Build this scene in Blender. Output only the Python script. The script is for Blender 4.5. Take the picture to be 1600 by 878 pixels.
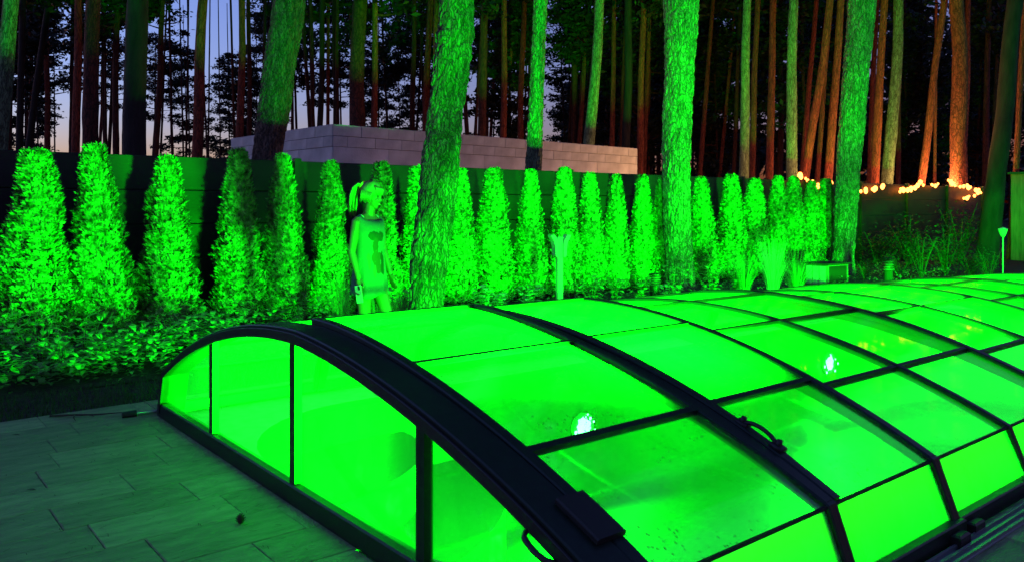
import bpy, math, random
from mathutils import Vector, Matrix, noise
random.seed(7)
R = math.radians
sc = bpy.context.scene
for o in list(bpy.data.objects): bpy.data.objects.remove(o)
col = sc.collection

# ------------------------------------------------------------------ camera
CAM_H = 1.45
cam_d = bpy.data.cameras.new('camera'); cam = bpy.data.objects.new('camera', cam_d); col.objects.link(cam)
cam.location = (0, 0, CAM_H); cam.rotation_euler = (R(90), 0, 0)
cam_d.sensor_width = 36; cam_d.lens = 1270 / 1600 * 36
cam_d.shift_y = -(439 - 325) / 1600            # level camera, frame cropped from the lower part of the lens circle
cam_d.clip_end = 600; cam_d.clip_start = .05
sc.camera = cam
# ------------------------------------------------------------------ sky and dusk sun
w = bpy.data.worlds.new('World'); sc.world = w; w.use_nodes = True
nt = w.node_tree; nt.nodes.clear()
sky = nt.nodes.new('ShaderNodeTexSky'); sky.sky_type = 'NISHITA'; sky.sun_disc = False
SUN_AZ, SUN_EL = R(-75), R(-1.55)
sky.sun_elevation = SUN_EL; sky.sun_rotation = SUN_AZ; sky.air_density = 1.0; sky.dust_density = 1.0; sky.ozone_density = 3.2
tint = nt.nodes.new('ShaderNodeMix'); tint.data_type = 'RGBA'; tint.blend_type = 'MULTIPLY'; tint.inputs['Factor'].default_value = 1
tint.inputs['B'].default_value = (4.1, 3.0, 3.1, 1)
bg = nt.nodes.new('ShaderNodeBackground'); bg.inputs['Strength'].default_value = .15
wo = nt.nodes.new('ShaderNodeOutputWorld')
nt.links.new(sky.outputs[0], tint.inputs['A']); nt.links.new(tint.outputs['Result'], bg.inputs['Color']); nt.links.new(bg.outputs[0], wo.inputs[0])
sd = bpy.data.lights.new('sun', 'SUN'); sun = bpy.data.objects.new('sun', sd); col.objects.link(sun)
sd.energy = .05; sd.angle = R(3); sd.color = (1, .42, .18)
sun_dir = Vector((math.sin(SUN_AZ) * math.cos(SUN_EL), math.cos(SUN_AZ) * math.cos(SUN_EL), math.sin(SUN_EL)))
sun.rotation_euler = sun_dir.to_track_quat('Z', 'Y').to_euler(); sun.location = (6, -9, 12)
vs = sc.view_settings; vs.view_transform = 'Standard'; vs.look = 'None'; vs.gamma = 1; vs.exposure = 2.5; vs.use_curve_mapping = False
sc.render.engine = 'CYCLES'
sc.cycles.transparent_max_bounces = 24; sc.cycles.max_bounces = 7; sc.cycles.diffuse_bounces = 3
sc.cycles.transmission_bounces = 4; sc.cycles.glossy_bounces = 3
sc.cycles.use_denoising = True; sc.cycles.sample_clamp_indirect = 6; sc.cycles.caustics_reflective = False; sc.cycles.caustics_refractive = False
LAMP_GREEN = (.0002, 1, .0025)

# ------------------------------------------------------------------ frames of reference
ORIG = Vector((-2.42, 5.66, 0)); AX = Vector((.7735, .6338, 0)).normalized(); EX = Vector((-AX.y, AX.x, 0))
AZ = math.atan2(AX.y, AX.x)
def P(a, wd, z=0): return ORIG + AX * a - EX * wd + Vector((0, 0, z))   # a along the pool, wd across it (0 far side)
def depth_for_w(u, wd):
    t = (u - 800) / 1270; return (5.912 - wd) / (.7737 - .6336 * t)
def ground_at(u, d): return Vector(((u - 800) / 1270 * d, d, 0))
def zat(v, d): return CAM_H + (325 - v) / 1270 * d

# ------------------------------------------------------------------ materials
def mat(name, base=(.5, .5, .5), rough=.6, metal=0, spec=.4, var=0, vscale=8, bump=0, bscale=40, stretch=None, base2=None):
    m = bpy.data.materials.new(name); m.use_nodes = True; n = m.node_tree; b = n.nodes['Principled BSDF']
    b.inputs['Base Color'].default_value = (*base, 1); b.inputs['Roughness'].default_value = rough
    b.inputs['Metallic'].default_value = metal; b.inputs['Specular IOR Level'].default_value = spec
    tc = n.nodes.new('ShaderNodeTexCoord'); mp = n.nodes.new('ShaderNodeMapping'); n.links.new(tc.outputs['Object'], mp.inputs[0])
    if stretch: mp.inputs['Scale'].default_value = stretch
    if var or base2:
        t = n.nodes.new('ShaderNodeTexNoise'); t.inputs['Scale'].default_value = vscale; t.inputs['Detail'].default_value = 6
        n.links.new(mp.outputs[0], t.inputs['Vector'])
        r = n.nodes.new('ShaderNodeValToRGB'); r.color_ramp.elements[0].position = .32; r.color_ramp.elements[1].position = .68
        lo = base if base2 else tuple(c * (1 - var) for c in base); hi = base2 if base2 else tuple(min(1, c * (1 + var)) for c in base)
        r.color_ramp.elements[0].color = (*lo, 1); r.color_ramp.elements[1].color = (*hi, 1)
        n.links.new(t.outputs[0], r.inputs[0]); n.links.new(r.outputs[0], b.inputs['Base Color'])
    if bump:
        t2 = n.nodes.new('ShaderNodeTexNoise'); t2.inputs['Scale'].default_value = bscale; t2.inputs['Detail'].default_value = 5
        n.links.new(mp.outputs[0], t2.inputs['Vector'])
        bp = n.nodes.new('ShaderNodeBump'); bp.inputs['Strength'].default_value = bump; bp.inputs['Distance'].default_value = .02
        n.links.new(t2.outputs[0], bp.inputs['Height']); n.links.new(bp.outputs[0], b.inputs['Normal'])
    return m
def leaf_mat(name, c1, c2, scale=6, trans=.25):
    m = mat(name, c1, .55, spec=.3, base2=c2, vscale=scale); n = m.node_tree; b = n.nodes['Principled BSDF']
    tr = n.nodes.new('ShaderNodeBsdfTranslucent'); mx = n.nodes.new('ShaderNodeMixShader'); mx.inputs[0].default_value = trans
    tr.inputs[0].default_value = (*c2, 1)
    n.links.new(b.outputs[0], mx.inputs[1]); n.links.new(tr.outputs[0], mx.inputs[2]); n.links.new(mx.outputs[0], n.nodes['Material Output'].inputs[0])
    return m
def emis(name, c, s):
    m = bpy.data.materials.new(name); m.use_nodes = True; n = m.node_tree; n.nodes.clear()
    e = n.nodes.new('ShaderNodeEmission'); e.inputs[0].default_value = (*c, 1); e.inputs[1].default_value = s
    o = n.nodes.new('ShaderNodeOutputMaterial'); n.links.new(e.outputs[0], o.inputs[0]); return m
def pane_mat(name, clear=.80, haze=.30, specks=0):
    """hazy polycarbonate: mostly clear, partly scattering, glossy skin"""
    m = bpy.data.materials.new(name); m.use_nodes = True; n = m.node_tree; n.nodes.clear(); N = n.nodes.new; K = n.links.new
    tr = N('ShaderNodeBsdfTransparent'); tl = N('ShaderNodeBsdfTranslucent'); tl.inputs[0].default_value = (haze * .5, haze, haze * .75, 1)
    df = N('ShaderNodeBsdfDiffuse'); df.inputs[0].default_value = (.12, .22, .17, 1)
    gl = N('ShaderNodeBsdfGlossy'); gl.inputs['Roughness'].default_value = .12; gl.inputs[0].default_value = (.9, .9, .9, 1)
    sc1 = N('ShaderNodeMixShader'); sc1.inputs[0].default_value = .1; K(tl.outputs[0], sc1.inputs[1]); K(df.outputs[0], sc1.inputs[2])
    sc2 = sc1
    tc = N('ShaderNodeTexCoord'); nz = N('ShaderNodeTexNoise'); nz.inputs['Scale'].default_value = 3; nz.inputs['Detail'].default_value = 5
    mp = N('ShaderNodeMapping'); mp.inputs['Scale'].default_value = (2.6, .45, .6); K(tc.outputs['Object'], mp.inputs[0]); K(mp.outputs[0], nz.inputs['Vector'])
    mr = N('ShaderNodeMapRange'); mr.inputs['From Min'].default_value = .3; mr.inputs['From Max'].default_value = .7
    mr.inputs['To Min'].default_value = (1 - clear) * .78; mr.inputs['To Max'].default_value = (1 - clear) * 1.25; K(nz.outputs[0], mr.inputs[0])
    m1 = N('ShaderNodeMixShader'); K(mr.outputs[0], m1.inputs[0]); K(tr.outputs[0], m1.inputs[1]); K(sc2.outputs[0], m1.inputs[2])
    fr = N('ShaderNodeFresnel'); fr.inputs[0].default_value = 1.35
    fm = N('ShaderNodeMath'); fm.operation = 'MULTIPLY'; fm.inputs[1].default_value = .10; K(fr.outputs[0], fm.inputs[0])
    m2 = N('ShaderNodeMixShader'); K(fm.outputs[0], m2.inputs[0]); K(m1.outputs[0], m2.inputs[1]); K(gl.outputs[0], m2.inputs[2])
    out = N('ShaderNodeOutputMaterial'); last = m2
    if specks:                                     # dried dirt specks and short run marks left by rain
        v = N('ShaderNodeTexVoronoi'); v.inputs['Scale'].default_value = 42; v.inputs['Randomness'].default_value = 1
        mp2 = N('ShaderNodeMapping'); mp2.inputs['Scale'].default_value = (1, .55, 1); K(tc.outputs['Object'], mp2.inputs[0]); K(mp2.outputs[0], v.inputs['Vector'])
        lt = N('ShaderNodeMath'); lt.operation = 'LESS_THAN'; lt.inputs[1].default_value = .16; K(v.outputs['Distance'], lt.inputs[0])
        n2 = N('ShaderNodeTexNoise'); n2.inputs['Scale'].default_value = 3.1; K(tc.outputs['Object'], n2.inputs['Vector'])
        gt = N('ShaderNodeMapRange'); gt.inputs['From Min'].default_value = .44; gt.inputs['From Max'].default_value = .56; gt.inputs['To Max'].default_value = specks; K(n2.outputs[0], gt.inputs[0])
        mu = N('ShaderNodeMath'); mu.operation = 'MULTIPLY'; K(lt.outputs[0], mu.inputs[0]); K(gt.outputs[0], mu.inputs[1])
        dirt = N('ShaderNodeBsdfDiffuse'); dirt.inputs[0].default_value = (.12, .1, .08, 1)
        m3 = N('ShaderNodeMixShader'); K(mu.outputs[0], m3.inputs[0]); K(m2.outputs[0], m3.inputs[1]); K(dirt.outputs[0], m3.inputs[2]); last = m3
    K(last.outputs[0], out.inputs[0]); return m
def water_mat():
    m = bpy.data.materials.new('pool water'); m.use_nodes = True; n = m.node_tree; n.nodes.clear(); N = n.nodes.new; K = n.links.new
    tr = N('ShaderNodeBsdfTransparent'); tr.inputs[0].default_value = (.9, .97, .96, 1); gl = N('ShaderNodeBsdfGlossy'); gl.inputs['Roughness'].default_value = .04
    fr = N('ShaderNodeFresnel'); fr.inputs[0].default_value = 1.33; mx = N('ShaderNodeMixShader')
    tc = N('ShaderNodeTexCoord'); nz = N('ShaderNodeTexNoise'); nz.inputs['Scale'].default_value = 4; K(tc.outputs['Object'], nz.inputs['Vector'])
    bp = N('ShaderNodeBump'); bp.inputs['Strength'].default_value = .08; K(nz.outputs[0], bp.inputs['Height']); K(bp.outputs[0], gl.inputs['Normal'])
    fm = N('ShaderNodeMath'); fm.operation = 'MINIMUM'; fm.inputs[1].default_value = .25; K(fr.outputs[0], fm.inputs[0])
    K(fm.outputs[0], mx.inputs[0]); K(tr.outputs[0], mx.inputs[1]); K(gl.outputs[0], mx.inputs[2])
    o = N('ShaderNodeOutputMaterial'); K(mx.outputs[0], o.inputs[0]); return m
M = dict(
    frame=mat('anthracite powder coated aluminium', (.006, .016, .011), .4, spec=.32, var=.2, vscale=30, bump=.05, bscale=200),
    rubber=mat('black plastic', (.012, .012, .012), .5),
    pane=pane_mat('hazy polycarbonate', .76, .25), pane_d=pane_mat('rain spotted polycarbonate', .73, .28, specks=.8), pane_s=pane_mat('frosted side polycarbonate', .34, .55), pane_e=pane_mat('hazy end polycarbonate', .94),
    water=water_mat(), basin=mat('pale pool liner', (.016, .021, .023), .5, var=.06, vscale=3),
    coping=mat('pale stone coping', (.36, .35, .32), .7, var=.2, vscale=12, bump=.2, bscale=60),
    soil=mat('forest soil', (.035, .028, .02), .9, var=.4, vscale=2, bump=.5, bscale=20),
    bed=mat('dark garden soil', (.03, .024, .018), .95, var=.5, vscale=9, bump=.6, bscale=30),
    thuja=leaf_mat('arborvitae scales', (.015, .04, .01), (.24, .5, .13), 15, .08),  # wide tone range puts leaf highlights and dark gaps into the colour
    thuja_in=mat('arborvitae inner shade', (.008, .01, .005), .9),
    leaf=leaf_mat('garden leaves', (.08, .19, .05), (.17, .36, .10), 7, .3),
    shrub=leaf_mat('dark shrub leaves', (.012, .03, .008), (.04, .09, .025), 7, .2),
    pale_leaf=leaf_mat('silvery leaves', (.20, .26, .18), (.34, .40, .30), 7, .3),
    reed=leaf_mat('ornamental grass', (.08, .14, .05), (.16, .22, .09), 5, .3),
    pale_reed=leaf_mat('pale variegated grass', (.28, .34, .22), (.45, .5, .36), 5, .3),
    lawn=leaf_mat('lawn blades', (.03, .07, .02), (.05, .11, .03), 5, .25),
    needle=leaf_mat('pine needles', (.010, .015, .008), (.02, .026, .014), 3, .1),
    bark=mat('grey pine bark', (.09, .07, .05), .9, base2=(.28, .22, .17), vscale=5, stretch=(3, 3, .7), bump=.9, bscale=14),
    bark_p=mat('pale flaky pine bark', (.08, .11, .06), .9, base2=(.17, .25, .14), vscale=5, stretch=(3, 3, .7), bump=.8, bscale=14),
    bark_t=mat('dark plated pine bark', (.05, .037, .028), .9, base2=(.15, .11, .085), vscale=5, stretch=(3, 3, .7), bump=.9, bscale=14),
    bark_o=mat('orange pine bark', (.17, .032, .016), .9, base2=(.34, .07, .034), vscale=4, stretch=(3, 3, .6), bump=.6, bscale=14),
    bark_k=mat('blackish pine bark', (.009, .007, .006), .9, base2=(.024, .018, .015), vscale=4, stretch=(3, 3, .6), bump=.6, bscale=14),
    bark_d=mat('dark brown pine bark', (.05, .014, .010), .9, base2=(.13, .034, .022), vscale=4, stretch=(3, 3, .6), bump=.6, bscale=14),
    fence=mat('dark fence board', (.006, .0055, .005), .6, var=.3, vscale=3, stretch=(.4, 4, 4), bump=.15, bscale=30),
    block=mat('aerated concrete block', (.50, .51, .50), .9, var=.3, vscale=1.6, bump=.4, bscale=40),
    mortar=mat('grey mortar', (.14, .14, .14), .95), parapet=mat('concrete slab', (.42, .41, .41), .9, var=.2, vscale=2, bump=.3, bscale=30),
    skin=mat('skin', (.14, .05, .036), .5, spec=.4), hair=mat('blond hair', (.13, .075, .035), .45, var=.3, vscale=20, stretch=(6, 6, 1)),
    yellow=mat('yellow elastic', (.8, .55, .03), .6), lip=mat('lip', (.45, .14, .12), .5), eye=mat('eye', (.03, .02, .02), .2), brow=mat('eyebrow', (.2, .12, .06), .7),
    white=mat('white plastic', (.36, .37, .38), .35), wood=mat('brown timber board', (.20, .10, .055), .7, var=.3, vscale=4, stretch=(6, 6, .6), bump=.2, bscale=30),
    stone=mat('brown stone', (.12, .09, .07), .8, var=.3, vscale=6, bump=.3, bscale=30),
    box_shade=mat('painted recess shade', (.013, .008, .005), .9), twig=mat('dry twig', (.05, .035, .025), .9), rail=mat('aluminium rail', (.30, .33, .33), .4, metal=.8))

for k_, sc_ in (('bark', 30), ('bark_t', 34), ('bark_p', 26), ('bark_o', 20), ('bark_d', 20)):                 # dark fissures between the bark plates
    n_ = M[k_].node_tree; bs = n_.nodes['Principled BSDF']; v_ = n_.nodes.new('ShaderNodeTexVoronoi'); v_.feature = 'DISTANCE_TO_EDGE'; v_.inputs['Scale'].default_value = sc_
    tc = n_.nodes.new('ShaderNodeTexCoord'); mp = n_.nodes.new('ShaderNodeMapping'); mp.inputs['Scale'].default_value = (1, 1, .17); nz = n_.nodes.new('ShaderNodeTexNoise'); nz.inputs['Scale'].default_value = 9
    ad = n_.nodes.new('ShaderNodeMix'); ad.data_type = 'RGBA'; ad.blend_type = 'LINEAR_LIGHT'; ad.inputs['Factor'].default_value = .05
    n_.links.new(tc.outputs['Object'], ad.inputs['A']); n_.links.new(tc.outputs['Object'], nz.inputs['Vector']); n_.links.new(nz.outputs['Color'], ad.inputs['B']); n_.links.new(ad.outputs['Result'], mp.inputs[0]); n_.links.new(mp.outputs[0], v_.inputs['Vector'])
    mr = n_.nodes.new('ShaderNodeMapRange'); mr.inputs['From Max'].default_value = .16; mr.inputs['To Min'].default_value = .28; n_.links.new(v_.outputs['Distance'], mr.inputs[0])
    mx = n_.nodes.new('ShaderNodeMix'); mx.data_type = 'RGBA'; mx.blend_type = 'MULTIPLY'; mx.inputs['Factor'].default_value = 1; src = bs.inputs['Base Color'].links[0].from_socket
    n_.links.new(src, mx.inputs['A']); n_.links.new(mr.outputs[0], mx.inputs['B']); n_.links.new(mx.outputs['Result'], bs.inputs['Base Color'])
    b2 = n_.nodes.new('ShaderNodeBump'); b2.inputs['Strength'].default_value = .9; b2.inputs['Distance'].default_value = .02; n_.links.new(mr.outputs[0], b2.inputs['Height'])
    if bs.inputs['Normal'].links: n_.links.new(bs.inputs['Normal'].links[0].from_socket, b2.inputs['Normal'])
    n_.links.new(b2.outputs[0], bs.inputs['Normal'])

# ------------------------------------------------------------------ mesh helpers
class MB:
    def __init__(s): s.v = []; s.f = []
    def add(s, vs, fs):
        k = len(s.v); s.v += [tuple(x) for x in vs]; s.f += [tuple(i + k for i in f) for f in fs]; return s
    def box(s, x0, x1, y0, y1, z0, z1, mtx=None, c=0):
        if c:                                       # chamfered long edges (top and bottom rings)
            vs = []
            for z, i in ((z0, c), (z0 + c, 0), (z1 - c, 0), (z1, c)):
                vs += [(x0 + i, y0 + i, z), (x1 - i, y0 + i, z), (x1 - i, y1 - i, z), (x0 + i, y1 - i, z)]
            fs = [(3, 2, 1, 0), (12, 13, 14, 15)]
            for k in range(3):
                for j in range(4): fs.append((4 * k + j, 4 * k + (j + 1) % 4, 4 * k + 4 + (j + 1) % 4, 4 * k + 4 + j))
        else:
            vs = [(x0, y0, z0), (x1, y0, z0), (x1, y1, z0), (x0, y1, z0), (x0, y0, z1), (x1, y0, z1), (x1, y1, z1), (x0, y1, z1)]
            fs = [(3, 2, 1, 0), (4, 5, 6, 7), (0, 1, 5, 4), (1, 2, 6, 5), (2, 3, 7, 6), (3, 0, 4, 7)]
        if mtx: vs = [mtx @ Vector(v) for v in vs]
        return s.add(vs, fs)
    def sweep(s, rings, cap=True, closed=False):
        n = len(rings[0]); vs = [v for r in rings for v in r]; fs = []; m = len(rings)
        for i in range(m if closed else m - 1):
            for j in range(n):
                a = i * n + j; b = i * n + (j + 1) % n; c2 = ((i + 1) % m) * n
                fs.append((a, b, c2 + (j + 1) % n, c2 + j))
        if cap and not closed: fs += [tuple(range(n))[::-1], tuple(range((m - 1) * n, m * n))]
        return s.add(vs, fs)
    def tube(s, pts, rad, n=8, cap=True):
        pts = [Vector(p) for p in pts]; rings = []; ref = None
        if not hasattr(rad, '__len__'): rad = [rad] * len(pts)
        for i, p in enumerate(pts):
            t = (pts[min(i + 1, len(pts) - 1)] - pts[max(i - 1, 0)]).normalized()
            if ref is None: ref = t.orthogonal().normalized()
            x = (ref - t * ref.dot(t)).normalized(); ref = x; y = t.cross(x)
            rings.append([p + (x * math.cos(k * 2 * math.pi / n) + y * math.sin(k * 2 * math.pi / n)) * rad[i] for k in range(n)])
        return s.sweep(rings, cap)
    def lathe(s, prof, n=16, c=(0, 0, 0)):
        return s.sweep([[(c[0] + r * math.cos(k * 2 * math.pi / n), c[1] + r * math.sin(k * 2 * math.pi / n), c[2] + z) for k in range(n)] for r, z in prof])
    def ball(s, c, rx, ry, rz, n=14, m=10):
        rings = []
        for i in range(1, m):
            th = math.pi * i / m
            rings.append([(c[0] + rx * math.sin(th) * math.cos(k * 2 * math.pi / n), c[1] + ry * math.sin(th) * math.sin(k * 2 * math.pi / n), c[2] - rz * math.cos(th)) for k in range(n)])
        return s.sweep(rings)
    def mesh(s, name, m, smooth=False):
        me = bpy.data.meshes.new(name); me.from_pydata(s.v, [], s.f); me.materials.append(m)
        if smooth: me.polygons.foreach_set('use_smooth', [True] * len(me.polygons))
        me.update(); return me
    def build(s, name, m, parent=None, smooth=False):
        return obj(name, s.mesh(name, m, smooth), parent)
def obj(name, me, parent=None):
    o = bpy.data.objects.new(name, me); col.objects.link(o)
    if parent: o.parent = parent
    return o
def tag(o, label=None, cat=None, group=None, kind=None):
    if label: o['label'] = label
    if cat: o['category'] = cat
    if group: o['group'] = group
    if kind: o['kind'] = kind
    return o
def thing(name, label, cat, loc=(0, 0, 0), rz=0, group=None):
    o = bpy.data.objects.new(name, None); col.objects.link(o); o.location = loc; o.rotation_euler = (0, 0, rz); o.empty_display_size = .1
    return tag(o, label, cat, group)
ORD = ['zeroth', 'first', 'second', 'third', 'fourth', 'fifth', 'sixth', 'seventh', 'eighth', 'ninth', 'tenth', 'eleventh', 'twelfth', 'thirteenth', 'fourteenth', 'fifteenth', 'sixteenth', 'seventeenth', 'eighteenth', 'nineteenth', 'twentieth', 'twenty-first', 'twenty-second', 'twenty-third', 'twenty-fourth', 'twenty-fifth', 'twenty-sixth', 'twenty-seventh', 'twenty-eighth', 'twenty-ninth', 'thirtieth', 'thirty-first', 'thirty-second', 'thirty-third', 'thirty-fourth', 'thirty-fifth', 'thirty-sixth', 'thirty-seventh', 'thirty-eighth', 'thirty-ninth', 'fortieth']
ORD += ['forty-' + w_ for w_ in ORD[1:10]]

# ------------------------------------------------------------------ ground with a hole for the pool
def rrect(a0, a1, w0, w1, r, n=10):
    pts = []
    for (ca, cw, s) in ((a1 - r, w1 - r, 0), (a0 + r, w1 - r, 1), (a0 + r, w0 + r, 2), (a1 - r, w0 + r, 3)):
        for k in range(n + 1):
            t = R(90) * (s + k / n); pts.append((ca + r * math.cos(t), cw + r * math.sin(t)))
    return pts
POOL = rrect(.15, 10.9, .42, 3.97, 1.05)
def ring_sheet(inner, outer_fn, z):
    vs = [tuple(P(a, wd, z)) for a, wd in inner] + [tuple(outer_fn(a, wd)) for a, wd in inner]; n = len(inner)
    return vs, [(i, (i + 1) % n, n + (i + 1) % n, n + i) for i in range(n)]
ctr = (5.5, 2.2)
def outer(rad):
    def f(a, wd):
        t = math.atan2(wd - ctr[1], a - ctr[0]); v = P(ctr[0] + rad * math.cos(t), ctr[1] + rad * math.sin(t), -.012); return v
    return f
g = MB(); vs, fs = ring_sheet(rrect(.0, 11.05, .27, 4.12, 1.1), outer(320), -.012); g.add(vs, fs)
tag(g.build('ground', M['soil']), 'dark bare soil of the plot and the forest floor', 'ground', kind='structure')
# coping deck under the enclosure
c = MB(); vs, fs = ring_sheet(POOL, lambda a, wd: P(min(max(ctr[0] + (a - ctr[0]) * 1.6, -.02), 11.6), min(max(ctr[1] + (wd - ctr[1]) * 1.8, -.06), 4.5), 0), 0)
c.add(vs, fs); tag(c.build('pool_coping', M['coping']), 'stone deck round the pool under the enclosure', 'coping', kind='structure')
b = MB(); n = len(POOL); RING = [(-0.0, 0), (-.9, 0), (-1.25, .12), (-1.32, .3)]
vs = []
for z, ins in RING:
    for a, wd in POOL:
        d = Vector((a - ctr[0], wd - ctr[1])); k = max(d.length, .01); vs.append(tuple(P(a - d.x / k * ins, wd - d.y / k * ins, z - .002)))
fs = [(k * n + i, k * n + (i + 1) % n, (k + 1) * n + (i + 1) % n, (k + 1) * n + i) for k in range(3) for i in range(n)] + [tuple(range(3 * n, 4 * n))]
b.add(vs, fs); basin = tag(b.build('pool_basin', M['basin'], smooth=True), 'pale lined swimming pool basin with rounded corners', 'pool', kind='structure')
for (rad, zt) in ((1.75, -.62), (1.15, -.30)):       # rounded corner steps at the far left corner
    s_ = MB(); prof = []
    for k in range(25):
        t = R(90) * k / 24; prof.append((.17 + (rad + .35) * math.cos(t), .44 + rad * math.sin(t)))
    prof = [(.17, .44)] + prof
    bot = [tuple(P(a, wd, -1.3)) for a, wd in prof]; top = [tuple(P(a, wd, zt)) for a, wd in prof]; k = len(prof)
    s_.add(bot + top, [(i, (i + 1) % k, k + (i + 1) % k, k + i) for i in range(k)] + [tuple(range(k, 2 * k))]); s_.build('step', M['basin'], basin)
wt = MB(); wt.add([tuple(P(a, wd, -.025)) for a, wd in POOL], [tuple(range(n))]); tag(wt.build('pool_water', M['water']), 'green lit pool water under the enclosure', 'water', kind='structure')

# paving tiles: long stone planks laid along the pool
bedding = MB(); bedding.add([tuple(P(a, wd, -.006)) for a, wd in ((-5, -.5), (0, -.5), (0, 7.5), (-5, 7.5))], [(0, 1, 2, 3)])
bedding.add([tuple(P(a, wd, -.006)) for a, wd in ((0, 4.52), (11.6, 4.52), (11.6, 7.5), (0, 7.5))], [(0, 1, 2, 3)])
bedding.add([tuple(P(a, wd, -.006)) for a, wd in ((0, -.5), (11.6, -.5), (11.6, -.08), (0, -.08))], [(0, 1, 2, 3)])
pav = tag(bedding.build('terrace_paving', M['mortar']), 'grey stone plank paving round the pool enclosure', 'paving', kind='structure')
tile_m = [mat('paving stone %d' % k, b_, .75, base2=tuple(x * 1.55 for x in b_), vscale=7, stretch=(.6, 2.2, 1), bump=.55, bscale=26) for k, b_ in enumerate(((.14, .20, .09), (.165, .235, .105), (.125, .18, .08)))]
tmesh = []
for k in range(6):
    t = MB(); t.box(-.2988, .2988, -.165, .165, -.02, .012, c=.004)
    tmesh.append(t.mesh('tile', tile_m[k % 3]))
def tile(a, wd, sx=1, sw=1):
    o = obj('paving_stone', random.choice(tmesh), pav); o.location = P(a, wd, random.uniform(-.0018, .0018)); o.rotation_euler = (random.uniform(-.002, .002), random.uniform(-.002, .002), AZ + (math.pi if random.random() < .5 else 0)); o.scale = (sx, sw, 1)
row = 0; wd = -.5 + .1665
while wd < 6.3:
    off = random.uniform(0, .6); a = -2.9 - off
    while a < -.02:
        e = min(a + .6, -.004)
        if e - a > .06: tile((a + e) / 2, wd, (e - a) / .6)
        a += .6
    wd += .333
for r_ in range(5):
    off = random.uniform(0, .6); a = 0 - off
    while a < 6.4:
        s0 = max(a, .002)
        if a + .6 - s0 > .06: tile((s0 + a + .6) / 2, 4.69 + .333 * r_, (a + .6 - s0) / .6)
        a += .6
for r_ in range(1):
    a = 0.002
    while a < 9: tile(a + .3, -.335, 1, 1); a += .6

# ------------------------------------------------------------------ garden strips
lw = MB(); lw.add([tuple(P(a, wd, z)) for a, wd, z in ((-9, -.5, .0), (22, -.5, .0), (22, -1.2, .02), (-9, -1.2, .02))], [(0, 1, 2, 3)])
tag(lw.build('lawn_strip', M['bed']), 'narrow strip of turf between paving and planting bed', 'lawn', kind='structure')
bd = MB(); cols_ = 60; rows_ = 6
vs = [tuple(P(-9 + 33 * i / cols_, -1.2 - 3.1 * j / rows_, .025 + .05 * math.sin(j / rows_ * math.pi) + .03 * noise.noise((i * .7, j * .9, 0)))) for i in range(cols_ + 1) for j in range(rows_ + 1)]
bd.add(vs, [(i * (rows_ + 1) + j, (i + 1) * (rows_ + 1) + j, (i + 1) * (rows_ + 1) + j + 1, i * (rows_ + 1) + j + 1) for i in range(cols_) for j in range(rows_)])
tag(bd.build('planting_bed', M['bed'], smooth=True), 'dark soil bed in front of the fence', 'bed', kind='structure')
gr = MB()
for k in range(15000):
    a = random.uniform(-3.2, 5) if k < 12000 else random.uniform(5, 14); wd = random.uniform(-1.25, -.49)
    p = P(a, wd, .0); h = random.uniform(.03, .075); t = random.uniform(0, 6.28); dx = Vector((math.cos(t), math.sin(t), 0)) * .005; ln = Vector((random.uniform(-.03, .03), random.uniform(-.03, .03), h))
    gr.add([p - dx, p + dx, p + ln], [(0, 1, 2)])
tag(gr.build('turf_grass', M['lawn']), 'short dark grass along the edge of the paving', 'grass', kind='stuff')
def leaf(mb, p, d, L, W, droop=.4, n=3):
    """bent pointed leaf from p along d"""
    d = d.normalized(); s = d.cross(Vector((0, 0, 1)));
    if s.length < .05: s = Vector((1, 0, 0))
    s.normalize(); up = s.cross(d); vs = []; fs = []
    for i in range(n + 1):
        t = i / n; wd_ = W * math.sin(math.pi * (.12 + .88 * t)) ** .8 * .5 if t < 1 else 0.001
        c_ = p + d * L * t - Vector((0, 0, 1)) * droop * L * t * t
        vs += [c_ - s * wd_ + up * wd_ * .25, c_ + s * wd_ + up * wd_ * .25]
    for i in range(n): fs.append((2 * i, 2 * i + 1, 2 * i + 3, 2 * i + 2))
    mb.add(vs, fs)
cv = MB()
for k in range(9000):
    a = random.uniform(-3.5, 16); wd = random.uniform(-3.7, -1.2)
    cl = noise.noise((a * 1.3, wd * 1.3, 3))
    if cl < -.18: continue
    p = P(a, wd, .04 + random.random() ** 1.6 * (.16 + .18 * max(0, cl))); t = random.uniform(0, 6.28)
    leaf(cv, p, Vector((math.cos(t), math.sin(t), random.uniform(.1, .9))), random.uniform(.04, .11), random.uniform(.02, .045), .3, 2)
for k in range(4200):
    a = random.uniform(-3.5, 2.2); wd = random.uniform(-2.6, -1.22); cl = noise.noise((a * 1.7, wd * 1.7, 9))
    p = P(a, wd, .08 + random.random() * max(.08, .24 + .3 * cl)); t = random.uniform(0, 6.28)
    leaf(cv, p, Vector((math.cos(t), math.sin(t), random.uniform(.1, .9))), random.uniform(.06, .14), random.uniform(.03, .06), .35, 3)
tag(cv.build('ground_cover', M['leaf']), 'low tangle of small leaves covering the bed', 'ground cover', kind='stuff')

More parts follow.
